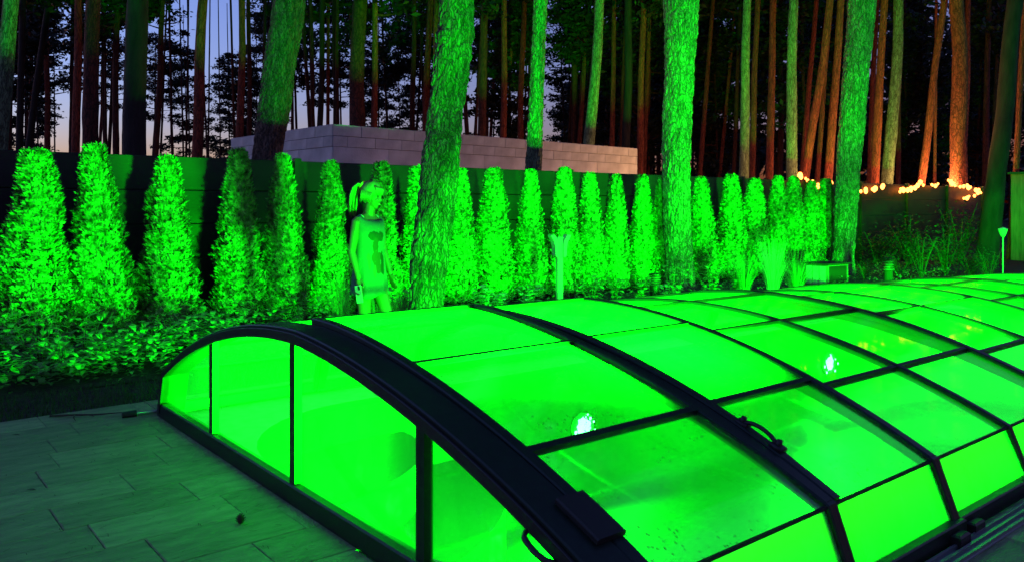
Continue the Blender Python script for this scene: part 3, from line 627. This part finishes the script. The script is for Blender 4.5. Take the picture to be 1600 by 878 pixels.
MID = [(14, 2, 24, 15, 'g', 'dark green tinged pine cut by the left edge of the picture'), (36, 30, 11, 28, 'k', 0), (76, 44, 11, 30, 'k', 0), (122, 118, 13, 24, 'o', 'rust lit slim pine left of the broad brown pine'), (150, 138, 24, 20, 'd', 'broad brown pine above the second arborvitae'), (183, 181, 10, 30, 'd', 0),
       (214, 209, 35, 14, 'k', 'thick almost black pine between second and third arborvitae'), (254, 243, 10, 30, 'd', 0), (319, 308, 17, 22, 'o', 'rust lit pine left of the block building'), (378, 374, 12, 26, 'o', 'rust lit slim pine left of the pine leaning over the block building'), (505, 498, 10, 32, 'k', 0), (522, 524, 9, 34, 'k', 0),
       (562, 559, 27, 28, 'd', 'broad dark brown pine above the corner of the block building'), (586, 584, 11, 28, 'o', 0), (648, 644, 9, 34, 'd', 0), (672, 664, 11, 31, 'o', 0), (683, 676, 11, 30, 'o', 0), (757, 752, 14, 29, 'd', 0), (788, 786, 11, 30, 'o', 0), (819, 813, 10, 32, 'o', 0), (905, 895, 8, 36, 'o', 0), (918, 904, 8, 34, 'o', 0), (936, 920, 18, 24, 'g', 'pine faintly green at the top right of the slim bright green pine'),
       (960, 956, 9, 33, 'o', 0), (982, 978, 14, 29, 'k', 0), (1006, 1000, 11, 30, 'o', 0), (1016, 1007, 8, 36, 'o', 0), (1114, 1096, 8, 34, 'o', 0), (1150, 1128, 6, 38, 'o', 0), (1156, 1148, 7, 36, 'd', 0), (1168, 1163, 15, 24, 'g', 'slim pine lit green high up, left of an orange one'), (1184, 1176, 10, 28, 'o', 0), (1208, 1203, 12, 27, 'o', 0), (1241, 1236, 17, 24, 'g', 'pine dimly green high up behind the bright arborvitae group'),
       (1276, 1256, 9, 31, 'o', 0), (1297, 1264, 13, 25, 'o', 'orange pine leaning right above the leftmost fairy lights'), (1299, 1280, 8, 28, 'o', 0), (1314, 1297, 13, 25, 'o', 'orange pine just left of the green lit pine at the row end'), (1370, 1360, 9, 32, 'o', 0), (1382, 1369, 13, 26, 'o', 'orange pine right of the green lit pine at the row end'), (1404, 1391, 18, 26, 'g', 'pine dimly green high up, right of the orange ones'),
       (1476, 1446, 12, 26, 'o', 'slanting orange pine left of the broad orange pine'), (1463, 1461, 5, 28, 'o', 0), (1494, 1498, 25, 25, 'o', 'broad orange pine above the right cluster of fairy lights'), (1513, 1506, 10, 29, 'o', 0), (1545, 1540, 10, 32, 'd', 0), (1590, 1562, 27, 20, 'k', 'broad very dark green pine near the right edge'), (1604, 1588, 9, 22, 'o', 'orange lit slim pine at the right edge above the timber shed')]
cnt = 0
for ut, ub, wp, d, k_, lb in MID:
    sl = (ut - ub) / 240; vb = 325 + 1841 / d; u0 = ub - sl * (vb - 240); cnt += 1
    label = lb or '%s from the left of the upright pines standing behind the fence' % ORD[cnt]
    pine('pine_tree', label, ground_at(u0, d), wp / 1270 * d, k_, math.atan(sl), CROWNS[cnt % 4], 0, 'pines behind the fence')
rnd = random.Random(5); placed = []
for k in range(400):
    if len(placed) >= 120: break
    d = rnd.uniform(34, 78); u = rnd.uniform(-160, 1760)
    if u < 860 and rnd.random() < .5: continue
    x = (u - 800) / 1270 * d
    if any((x - q[0]) ** 2 + (d - q[1]) ** 2 < 4 for q in placed): continue
    placed.append((x, d)); yg = rnd.random() < (.18 if u < 860 else .45)
    cr = rnd.choice(YOUNG) if yg else rnd.choice(CROWNS)
    pine('pine_tree', 'distant pine of the dense forest, dark trunk and ragged crown', Vector((x, d, 0)), rnd.uniform(.16, .34) * (.6 if yg else 1), 'o' if (rnd.random() < .3) else 'd', rnd.uniform(-.03, .045), cr, 0, 'distant forest pines', rnd.uniform(.75, 1.1))
for k in range(62):
    d = rnd.uniform(30, 62); u = rnd.uniform(-60, 1080); x = (u - 800) / 1270 * d
    pine('pine_tree', 'distant pine of the dense forest, dark trunk and ragged crown', Vector((x, d, 0)), rnd.uniform(.10, .20), 'd', rnd.uniform(-.05, .06), CROWNS[k % 4] if k % 3 == 0 else None, 0, 'distant forest pines', rnd.uniform(.8, 1.1))
# far wood closing the view on the right
fw = MB(); rnd = random.Random(9)
for k in range(26000):
    u = rnd.uniform(880, 1900); d = rnd.uniform(82, 100); zmax = 27 * min(1, (u - 820) / 260 + .25); z = rnd.random() * zmax
    if noise.noise((u * .013, z * .22, 0)) < -.22 and z > 3: continue
    p = Vector(((u - 800) / 1270 * d, d, z)); dd = Vector((rnd.gauss(0, 1), rnd.gauss(0, 1), rnd.gauss(0, .5))).normalized(); s = dd.orthogonal().normalized(); L_ = rnd.uniform(.8, 1.8)
    fw.add([p - dd * L_ * .5, p + s * L_ * .3, p + dd * L_ * .5, p - s * L_ * .3], [(0, 1, 2, 3)])
for k in range(9000):
    u = rnd.uniform(-300, 900); d = rnd.uniform(82, 100); z = rnd.random() ** 2 * 5.0
    if noise.noise((u * .02, 0, 4)) < -.15: continue
    p = Vector(((u - 800) / 1270 * d, d, z)); dd = Vector((rnd.gauss(0, 1), rnd.gauss(0, 1), rnd.gauss(0, .5))).normalized(); s = dd.orthogonal().normalized(); L_ = rnd.uniform(.5, 1.1)
    fw.add([p - dd * L_ * .5, p + s * L_ * .3, p + dd * L_ * .5, p - s * L_ * .3], [(0, 1, 2, 3)])
tag(fw.build('distant_wood', M['needle']), 'dark mass of the far wood closing the view', 'wood', kind='stuff')

# ------------------------------------------------------------------ things at the right
def frame_obj(u, d, rz=None): return ground_at(u, d), (AZ if rz is None else rz)
# winged post
d = 11.5; wpst = thing('winged_post', 'pale square post with two flared wings before the arborvitae', 'garden post', ground_at(874, d) + Vector((0, 0, .02)), R(20))
q = MB(); q.box(-.039, .039, -.039, .039, 0, 1.0, c=.006); q.build('post', M['white'], wpst)
for s in (-1, 1):
    q = MB(); pr = [(.042, .74), (.06, .73), (.085, .76), (.088, .88), (.105, .95), (.145, 1.02), (.15, 1.045), (.10, 1.05), (.055, .98), (.042, .92)]
    k = len(pr); q.add([(s * x, -.07, z) for x, z in pr] + [(s * x, .07, z) for x, z in pr], [tuple(range(k)), tuple(range(2 * k - 1, k - 1, -1))] + [(i, (i + 1) % k, k + (i + 1) % k, k + i) for i in range(k)]); q.build('wing', M['white'], wpst)
q = MB(); q.box(-.042, .042, -.042, .042, 1.0, 1.015, c=.004); q.build('cap', M['white'], wpst)
def bollard(u, d, h, label, m='frame'):
    t = thing('bollard_lamp', label, 'garden lamp', ground_at(u, d) + Vector((0, 0, .02)), 0, 'louvred bollard lamps'); q = MB(); q.lathe([(.075, 0), (.075, h * .55), (.05, h * .56), (.05, h * .9), (.03, h * .91)], 16); q.build('column', M[m], t, False)
    for k in range(4):
        z = h * (.6 + .09 * k); q = MB(); q.lathe([(.05, z), (.095, z - .015), (.097, z - .008), (.05, z + .012)], 18); q.build('louvre', M['stone'], t)
    q = MB(); q.lathe([(.02, h * .92), (.10, h * .925), (.10, h * .96), (.06, h), (.01, h * 1.01)], 18); q.build('cap', M[m], t)
bollard(1023, 12.6, .42, 'dark louvred bollard lamp low in the bed before the lit pine')
bollard(1388, 14.9, .52, 'louvred bollard lamp standing right of the stone box', 'bark_k')
# stone box
bx = thing('garden_box', 'low stone box with lit left side and dark front at the row end', 'box', ground_at(1293, 14.5) + Vector((0, 0, .0)), AZ - R(5))
q = MB(); q.box(0, .62, 0, .46, 0, .42, c=.008); q.build('body', M['stone'], bx)
q = MB(); q.box(-.03, .66, -.03, .50, .423, .455, c=.008); q.build('lid', M['bark_k'], bx)
q = MB(); q.box(.05, .57, -.006, .01, .03, .40); q.build('shade_panel', M['box_shade'], bx)  # flat panel on the front, recess shade put into its colour
for y in (.03, .17, .31): q = MB(); q.box(-.018, -.002, y, y + .12, .02, .40, c=.003); q.build('panel', M['coping'], bx)
# path lamp
t = thing('solar_lamp', 'thin white garden lamp near the timber shed', 'garden lamp', ground_at(1567, 16.5)); q = MB(); q.tube([(0, 0, 0), (0, 0, .88)], .014, 8); q.build('stake', M['white'], t)
q = MB(); q.lathe([(.03, .86), (.055, .9), (.085, 1.0), (.09, 1.02), (.02, 1.05)], 14); q.build('head', M['white'], t)
# timber shed at the right edge
sh = thing('timber_shed', 'orange lit timber board shed cut by the right edge', 'shed', ground_at(1580, 21.5), R(-37))
q = MB(); q.box(.01, 2.2, .02, 1.6, 0, 2.33); q.build('wall_core', M['rubber'], sh)
for k in range(11): q = MB(); q.box(k * .2, k * .2 + .194, -.008, .02, 0, 2.33, c=.004); q.build('board', M['wood'], sh)
for k in range(8): q = MB(); q.box(-.012, .01, .03 + k * .2, .224 + k * .2, 0, 2.33, c=.004); q.build('board', M['wood'], sh)
q = MB(); q.box(-.08, 2.3, -.08, 1.7, 2.33, 2.39, c=.01); q.build('roof', M['frame'], sh)
# shrubs under the fairy lights
def shrub_mesh(seed, w_, h_, n_):
    rnd = random.Random(seed); f = MB(); st = MB()
    for i in range(9):
        t = rnd.uniform(0, 6.28); x = Vector((math.cos(t), math.sin(t), 0)); tip = x * w_ * rnd.uniform(.2, .9) + Vector((0, 0, h_ * rnd.uniform(.55, 1))); st.tube([(0, 0, -.03), tip * .5 + Vector((0, 0, .1)), tip], [.014, .009, .004], 5)
        for k in range(n_ // 9):
            p = (tip * rnd.uniform(.3, 1.0)) + Vector((rnd.gauss(0, .12), rnd.gauss(0, .12), rnd.gauss(0, .10))); a0 = rnd.uniform(0, 6.28); leaf(f, p, Vector((math.cos(a0), math.sin(a0), rnd.uniform(-.1, .9))), rnd.uniform(.06, .12), rnd.uniform(.03, .05), .3, 2)
    return f.mesh('leaves', M['shrub']), st.mesh('stem', M['twig'])
SM = [shrub_mesh(s, .55, h_, 700) for s, h_ in ((21, 1.0), (22, .8), (23, 1.2))]
SL = [(1352, 15.8, .55, 'low shrub right of the stone box'), (1405, 16.6, .7, 'shrub just behind the louvred bollard'), (1440, 16.4, .85, 'wide shrub right of the louvred bollard'), (1478, 17.2, 1.1, 'tallest shrub under the right fairy lights'), (1518, 16.8, .8, 'shrub left of the thin white garden lamp'), (1545, 15.6, .6, 'low shrub in front of the timber shed'), (1420, 19.5, 1.3, 'dark shrub at the fence left of the tallest one'), (1370, 19.5, 1.3, 'dark shrub at the fence behind the green lit pine'), (1500, 20.5, 1.4, 'dark shrub at the fence under the right fairy lights')]
for i, (u, d, s, lb) in enumerate(SL):
    t = thing('shrub', lb, 'shrub', ground_at(u, d), random.uniform(0, 6), 'shrubs at the right'); t.scale = (s, s, s)
    for nm, me in zip(('leaves', 'stem'), SM[i % 3]): obj(nm, me, t)
# fairy lights hanging along the top of the fence
bulb_m = emis('warm fairy bulb', (1, .2, .03), 2.2); bmb = MB(); bmb.lathe([(.004, -.05), (.022, -.035), (.03, -.012), (.02, .012), (.01, .02)], 8); bulb = bmb.mesh('bulb', bulb_m)
def garland(pts_uv, label, power, n_b):
    P3 = [ground_at(u, depth_for_w(u, FW + .12)) + Vector((0, 0, zat(v, depth_for_w(u, FW + .12)))) for u, v in pts_uv]
    t = thing('fairy_lights', label, 'string lights', P3[0], 0, 'fairy light strings on the fence'); rel = [p - P3[0] for p in P3]
    q = MB(); q.tube(rel, .006, 5); q.build('cable', M['rubber'], t)
    tot = sum((rel[i + 1] - rel[i]).length for i in range(len(rel) - 1)); mid = None
    for k in range(n_b):
        s = tot * (k + .5) / n_b; i = 0
        while i < len(rel) - 2 and s > (rel[i + 1] - rel[i]).length: s -= (rel[i + 1] - rel[i]).length; i += 1
        p = rel[i].lerp(rel[i + 1], s / max(.01, (rel[i + 1] - rel[i]).length)); o = obj('bulb', bulb, t); o.location = p + Vector((random.uniform(-.06, .06), 0, random.uniform(-.05, .03))); sc_ = random.uniform(.9, 2.1); o.scale = (sc_,) * 3
        if k == n_b // 2: mid = p
    ld = bpy.data.lights.new('warm_glow', 'POINT'); lo = bpy.data.objects.new('warm_glow', ld); col.objects.link(lo); lo.parent = t; lo.location = mid + EX * .9 + Vector((0, 0, -.12)); ld.energy = power; ld.color = (1, .45, .14); ld.shadow_soft_size = .25
    if n_b == 18:
        l2 = lo.copy(); l2.data = ld.copy(); col.objects.link(l2); l2.location = rel[5] - EX * .22 + Vector((0, 0, .04)); l2.data.energy = 2.5
garland([(1245, 272), (1253, 277), (1268, 281), (1277, 290), (1290, 288), (1299, 284)], 'leftmost string of fairy lights, left of the green lit pine', 82, 11)
garland([(1339, 294), (1350, 296), (1362, 297), (1372, 293), (1382, 288)], 'short string of fairy lights just right of the green lit pine', 49, 9)
garland([(1403, 299), (1412, 291), (1420, 297), (1430, 289), (1440, 284), (1446, 287)], 'middle string of fairy lights below the slanting orange pine', 82, 13)
garland([(1452, 287), (1460, 290), (1468, 285)], 'shortest string of fairy lights left of the broad orange pine', 23, 5)
garland([(1478, 281), (1490, 285), (1500, 291), (1510, 288), (1522, 295), (1533, 299), (1512, 306), (1505, 309)], 'rightmost string of fairy lights below the broad orange pine', 102, 18)

# ------------------------------------------------------------------ small things on the paving
t = thing('pine_cone', 'dark pine cone lying on the paving before the end wall', 'pine cone', ground_at(376, 1270 * 1.45 / (822 - 325)) + Vector((0, 0, .012))); q = MB()
q.ball((0, 0, .022), .015, .015, .024, 8, 8)
for k in range(36):
    z = .004 + .038 * k / 36; a0 = k * 2.4; r_ = .019 * math.sin(math.pi * (.18 + .75 * k / 36)); x = Vector((math.cos(a0), math.sin(a0), 0)); s = Vector((-x.y, x.x, 0)); c_ = x * r_ + Vector((0, 0, z))
    q.add([c_ - s * .006 - x * .006, c_ + s * .006 - x * .006, c_ + x * .005 + s * .004 + Vector((0, 0, .005)), c_ + x * .005 - s * .004 + Vector((0, 0, .005))], [(0, 1, 2, 3)])
q.build('scales', M['twig'], t)
tw = thing('fallen_twig', 'dry forked twig lying on the paving by the turf', 'twig', ground_at(128, 5.58) + Vector((0, 0, .02))); q = MB()
q.tube([(-.23, .02, 0), (-.05, 0, .012), (.1, .02, .01), (.25, .055, .016)], [.008, .008, .006, .003], 6); q.tube([(-.05, 0, .012), (-.02, -.07, .012), (.02, -.12, .004)], [.006, .004, .002], 5); q.tube([(.02, .01, .012), (.1, -.03, .012)], [.004, .002], 5); q.tube([(-.12, .01, .008), (-.2, -.05, .01)], [.005, .002], 5); q.build('twig', M['twig'], tw)
for (u, v, lb) in ((48, 770, 'small dry leaf scrap lying on the left paving'), (24, 683, 'tiny dry leaf scrap near the twig on the paving')):
    t = MB(); leaf(t, Vector((-.02, 0, .004)), Vector((1, .2, .15)), .045, .02, .2, 3); o = t.build('dry_leaf', M['twig']); o.location = ground_at(u, 1841 / (v - 325)) + Vector((0, 0, .013)); tag(o, lb, 'leaf')

nd_ = MB()
for k in range(700):
    a = random.uniform(-2.6, -.06); wd = random.uniform(-.5, 4.3); p = P(a, wd, .0155); t = random.uniform(0, 6.28); x = Vector((math.cos(t), math.sin(t), 0)); L_ = random.uniform(.015, .04); y = Vector((-x.y, x.x, 0)) * .0011
    nd_.add([p - y, p + y, p + x * L_ + y, p + x * L_ - y], [(0, 1, 2, 3)])
tag(nd_.build('needle_litter', M['twig']), 'scattered dry pine needles on the paving', 'needles', kind='stuff')

# ------------------------------------------------------------------ woman by the tree
PD = 7.05; pb = ground_at(577, PD) + Vector((0, 0, .012)); yaw = R(-30)
WS = .92
wm = thing('person', 'blond ponytailed person in a pale printed dress standing beside the leaning pine', 'person', pb, yaw)
wm.scale = (WS, WS, 1)
def capsule(mb, pts, rad, n_=14):
    pts = [Vector(p) for p in pts]; P2 = []; R2 = []
    for i in range(len(pts) - 1):
        for k in range(5):
            q_ = k / 5; P2.append(pts[i].lerp(pts[i + 1], q_)); s_ = q_ * q_ * (3 - 2 * q_); R2.append(rad[i] * (1 - s_) + rad[i + 1] * s_)
    P2.append(pts[-1]); R2.append(rad[-1]); d0 = (P2[0] - P2[1]).normalized(); d1 = (P2[-1] - P2[-2]).normalized()
    mb.tube([P2[0] + d0 * R2[0] * .8] + P2 + [P2[-1] + d1 * R2[-1] * .8], [R2[0] * .35] + R2 + [R2[-1] * .35], n_)
B = MB()
def ell_ring(cx, cy, z, rx, ry, n_=24): return [(cx + rx * math.cos(k * 2 * math.pi / n_), cy + ry * math.sin(k * 2 * math.pi / n_), z) for k in range(n_)]
B.sweep([ell_ring(0, 0, .74, .06, .08), ell_ring(-.01, 0, .82, .105, .155), ell_ring(-.005, 0, .92, .10, .15), ell_ring(.0, 0, 1.02, .085, .12), ell_ring(.01, 0, 1.15, .10, .135), ell_ring(.008, 0, 1.24, .10, .15), ell_ring(-.005, 0, 1.33, .075, .165), ell_ring(-.01, 0, 1.37, .05, .10), ell_ring(-.005, 0, 1.40, .045, .05)])
capsule(B, [(-.005, 0, 1.36), (.02, 0, 1.47)], [.055, .048])                 # neck
hd = Matrix.Rotation(R(20), 4, 'Z') @ Matrix.Rotation(R(12), 4, 'Y')                                           # the head turns towards the tree
HC = Vector((.035, 0, 1.545))
def hp(x, y, z): return HC + hd @ Vector((x, y, z))
def hball(x, y, z, a_, b_, c_):
    k = len(B.v); B.ball((0, 0, 0), a_, b_, c_, 18, 12); B.v[k:] = [tuple(HC + hd @ (Vector(v) + Vector((x, y, z)))) for v in B.v[k:]]
hball(-.012, 0, .02, .092, .074, .092); hball(.025, 0, -.035, .060, .055, .075); hball(.05, 0, -.085, .028, .03, .024)
hball(.088, 0, -.022, .016, .012, .014); hball(.080, 0, -.004, .012, .009, .026); hball(.076, 0, -.062, .014, .022, .011)
hball(.06, .028, -.03, .026, .022, .022); hball(.06, -.028, -.03, .026, .022, .022); hball(-.005, -.075, -.01, .018, .008, .028); hball(-.005, .075, -.01, .018, .008, .028)
capsule(B, [(-.01, -.165, 1.325), (-.035, -.205, 1.06), (.045, -.205, .845)], [.047, .036, .025])   # right arm hanging
capsule(B, [(-.01, .165, 1.325), (.0, .205, 1.07), (.10, .19, .86)], [.047, .036, .025])            # left arm hanging
def hand(wr, d, side, curl):
    d = Vector(d).normalized(); side = Vector(side); side = (side - d * side.dot(d)).normalized(); palm = d.cross(side); wr = Vector(wr)
    for k in range(4): capsule(B, [wr, wr + d * .075 + side * (.026 - .0175 * k)], [.018, .0125], 8)
    for k, L in enumerate((.068, .076, .072, .055)):
        b0 = wr + d * .078 + side * (.027 - .018 * k); p1 = b0 + d * L * .5 + palm * L * .22 * curl; p2 = p1 + d * L * .32 + palm * L * .38 * curl; capsule(B, [b0, p1, p2], [.0095, .0088, .0075], 8)
    b0 = wr + d * .022 + side * .024; capsule(B, [b0, b0 + d * .032 + side * .026 + palm * .012 * curl, b0 + d * .062 + side * .03 + palm * .03 * curl], [.013, .0105, .0085], 8)
hand((.045, -.205, .845), (.2, 0, -1), (1, .2, 0), 1.1); hand((.10, .19, .86), (.35, 0, -1), (1, -.2, .3), -.6)
capsule(B, [(-.01, -.075, .86), (.015, -.08, .47), (-.02, -.08, .09)], [.085, .055, .036]); capsule(B, [(.0, -.08, .40), (-.03, -.08, .28)], [.045, .05]); capsule(B, [(-.04, -.08, .05), (.08, -.09, .03), (.15, -.095, .022)], [.036, .036, .022])
capsule(B, [(-.005, .075, .86), (.15, .09, .50), (-.10, .10, .16)], [.085, .055, .036]); capsule(B, [(.09, .092, .42), (.0, .096, .31)], [.045, .05]); capsule(B, [(-.125, .10, .115), (-.05, .105, .04), (.01, .11, .024)], [.036, .034, .022])
body = B.build('body', M['skin'], wm, True)
rm = body.modifiers.new('fuse', 'REMESH'); rm.mode = 'VOXEL'; rm.voxel_size = .0055; rm.use_smooth_shade = True
sm = body.modifiers.new('soft', 'SMOOTH'); sm.factor = .5; sm.iterations = 4
for s in (-1, 1):
    q = MB(); q.ball(tuple(hp(.069, s * .031, .003)), .011, .012, .008, 10, 8); q.build('eye', M['eye'], wm, True)
    q = MB(); q.tube([hp(.078, s * .016, .022), hp(.074, s * .034, .027), hp(.06, s * .05, .02)], .004, 6); q.build('eyebrow', M['brow'], wm)
q = MB(); q.tube([hp(.082, -.018, -.061), hp(.091, 0, -.060), hp(.082, .018, -.061)], .0055, 6); q.build('lips', M['lip'], wm, True)
# dress
D = MB(); rnd = random.Random(3); rings = []; nd = 56
prof_d = [(.685, .155, .20, .0), (.72, .152, .195, .0), (.82, .142, .185, .0), (.92, .132, .172, .0), (1.02, .122, .155, .002), (1.12, .122, .152, .006), (1.20, .125, .158, .008), (1.27, .112, .172, .004), (1.325, .090, .180, -.002), (1.357, .074, .160, -.006), (1.372, .070, .118, -.004)]
for z, rx, ry, cx in prof_d:
    ring = []
    for k in range(nd):
        t = k * 2 * math.pi / nd; q_ = max(0, (1.0 - z) / .32); fo = 1 + .07 * q_ * math.sin(t * 7 + 1.3) + .04 * q_ * math.sin(t * 11)
        dz = -.085 * max(0, math.cos(t)) ** 1.5 * (1 if z > 1.36 else .55 if z > 1.34 else 0) + (.02 * math.sin(t * 3 + 1) * q_ if z < .75 else 0)
        ring.append((cx + rx * fo * math.cos(t), ry * fo * math.sin(t), z + dz))
    rings.append(ring)
D.sweep(rings, cap=False)
dm = mat('pale dress fabric', (.055, .06, .10), .8, var=.05, vscale=14, bump=.15, bscale=60); n_ = dm.node_tree; bsdf = n_.nodes['Principled BSDF']; tc = n_.nodes.new('ShaderNodeTexCoord'); sp = n_.nodes.new('ShaderNodeSeparateXYZ'); n_.links.new(tc.outputs['Object'], sp.inputs[0])
nzd = n_.nodes.new('ShaderNodeTexNoise'); nzd.inputs['Scale'].default_value = 15; n_.links.new(tc.outputs['Object'], nzd.inputs['Vector'])
def mth(op, a_, b_):
    m_ = n_.nodes.new('ShaderNodeMath'); m_.operation = op
    for i, x in enumerate((a_, b_)):
        if isinstance(x, (int, float)): m_.inputs[i].default_value = x
        else: n_.links.new(x, m_.inputs[i])
    return m_.outputs[0]
wob = mth('MULTIPLY', mth('SUBTRACT', nzd.outputs[0], .5), 3.2)
prevc = bsdf.inputs['Base Color'].links[0].from_socket
for cy, cz, ry, rz, colr in ((-.03, 1.20, .075, .050, (.008, .006, .008)), (-.05, 1.11, .035, .065, (.03, .012, .01)), (-.035, .985, .05, .10, (.05, .018, .012)), (.03, .95, .028, .10, (.008, .006, .008)), (-.115, 1.0, .012, .07, (.10, .06, .05)), (-.07, .90, .016, .05, (.10, .06, .05))):   # abstract swirls printed on the front
    yy = mth('DIVIDE', mth('SUBTRACT', sp.outputs[1], cy), ry); zz = mth('DIVIDE', mth('SUBTRACT', sp.outputs[2], cz), rz)
    ins_ = mth('LESS_THAN', mth('ADD', mth('ADD', mth('MULTIPLY', yy, yy), mth('MULTIPLY', zz, zz)), wob), 1.0); msk = mth('MULTIPLY', ins_, mth('GREATER_THAN', sp.outputs[0], .02))
    mc = n_.nodes.new('ShaderNodeMix'); mc.data_type = 'RGBA'; n_.links.new(msk, mc.inputs['Factor']); n_.links.new(prevc, mc.inputs['A']); mc.inputs['B'].default_value = (*colr, 1); prevc = mc.outputs['Result']
n_.links.new(prevc, bsdf.inputs['Base Color'])
dr_ = D.build('dress', dm, wm, True); so = dr_.modifiers.new('thick', 'SOLIDIFY'); so.thickness = .004; so.offset = 1
q = MB(); q.sweep([[(-.004 + r * math.cos(k * 2 * math.pi / 28) , (r * 1.55) * math.sin(k * 2 * math.pi / 28), 1.372 + dz - .085 * max(0, math.cos(k * 2 * math.pi / 28)) ** 1.5) for k in range(28)] for r, dz in ((.068, -.004), (.076, -.006), (.074, .006), (.067, .006))], closed=True); q.build('neckline', M['white'], dr_)
# hair
Hh = MB(); nh = 40; rings = []
for i in range(1, 15):
    th = math.pi * .62 * i / 14; ring = []
    for k in range(nh):
        t = k * 2 * math.pi / nh; fr = max(0, math.cos(t)); cut = th * (1 - .36 * fr ** 2) if True else th
        rr = 1 + .015 * math.sin(k * 3.7) + .02 * math.sin(k * 7.1 + i * .3)
        ring.append(tuple(hp(-.016 + .106 * rr * math.sin(cut) * math.cos(t), .089 * rr * math.sin(cut) * math.sin(t), .022 + .107 * rr * math.cos(cut))))
    rings.append(ring)
Hh.sweep(rings, cap=True); rnd = random.Random(8)
for k in range(26):                                                           # fringe strands
    t = rnd.uniform(-1.0, 1.0); x0 = Vector((.066 * math.cos(t), .085 * math.sin(t), .085)); x1 = Vector((.092 * math.cos(t) , .086 * math.sin(t), .035)); Hh.tube([hp(*x0), hp(*(x0.lerp(x1, .5) + Vector((.012 * math.cos(t), 0, .008)))), hp(*x1), hp(x1.x * .99, x1.y, x1.z - rnd.uniform(.0, .025))], [.006, .007, .006, .002], 5)
for s in (-1, 1):
    for k in range(9):
        x0 = Vector((.02 - .012 * k, s * .088, .03)); Hh.tube([hp(*x0), hp(x0.x, s * .087, -.02), hp(x0.x - .005, s * .078, -.06 - .02 * rnd.random())], [.008, .007, .002], 5)
hair = Hh.build('hair', M['hair'], wm, True)
pt = MB()
for k in range(40):
    jx, jy = rnd.gauss(0, .016), rnd.gauss(0, .022); e = rnd.uniform(.75, 1.1)
    pts = [(-.10, jy * .3, .06), (-.135 + jx * .5, jy * .7, .075), (-.165 + jx, jy, .03), (-.175 + jx, jy * 1.1, -.05 * e), (-.165 + jx * 1.2, jy * 1.2, -.13 * e), (-.15 + jx, jy * 1.1, -.21 * e)]
    pt.tube([hp(*p_) for p_ in pts], [.008, .011, .011, .010, .007, .002], 5)
pt.build('ponytail', M['hair'], hair, True)
q = MB(); cen = Vector((-.113, 0, .066)); ax_ = Vector((-1, 0, .35)).normalized(); u_ = ax_.orthogonal().normalized(); v_ = ax_.cross(u_)
q.sweep([[hp(*(cen + (u_ * math.cos(t_) + v_ * math.sin(t_)) * (.032 + .009 * math.cos(p_)) + ax_ * .009 * math.sin(p_))) for p_ in [k * 2 * math.pi / 8 for k in range(8)]] for t_ in [k * 2 * math.pi / 18 for k in range(18)]], closed=True); q.build('hair_tie', M['yellow'], hair, True)
# phone in the hanging hand
ph = thing('phone', 'white phone held in the hanging hand of the person', 'phone', pb + Matrix.Rotation(yaw, 3, 'Z') @ Vector((.075, -.222, .715)), yaw + R(35))
ph.rotation_euler = (R(4), R(-8), yaw + R(-10)); q = MB(); q.box(-.037, .037, -.0045, .0045, -.075, .075, c=.003); q.build('case', M['white'], ph); q = MB(); q.box(-.034, .034, .0046, .006, -.071, .071); q.build('screen', M['rubber'], ph); q = MB(); q.box(.008, .03, -.0075, -.0046, .035, .066, c=.001); q.build('camera_bump', M['rubber'], ph)
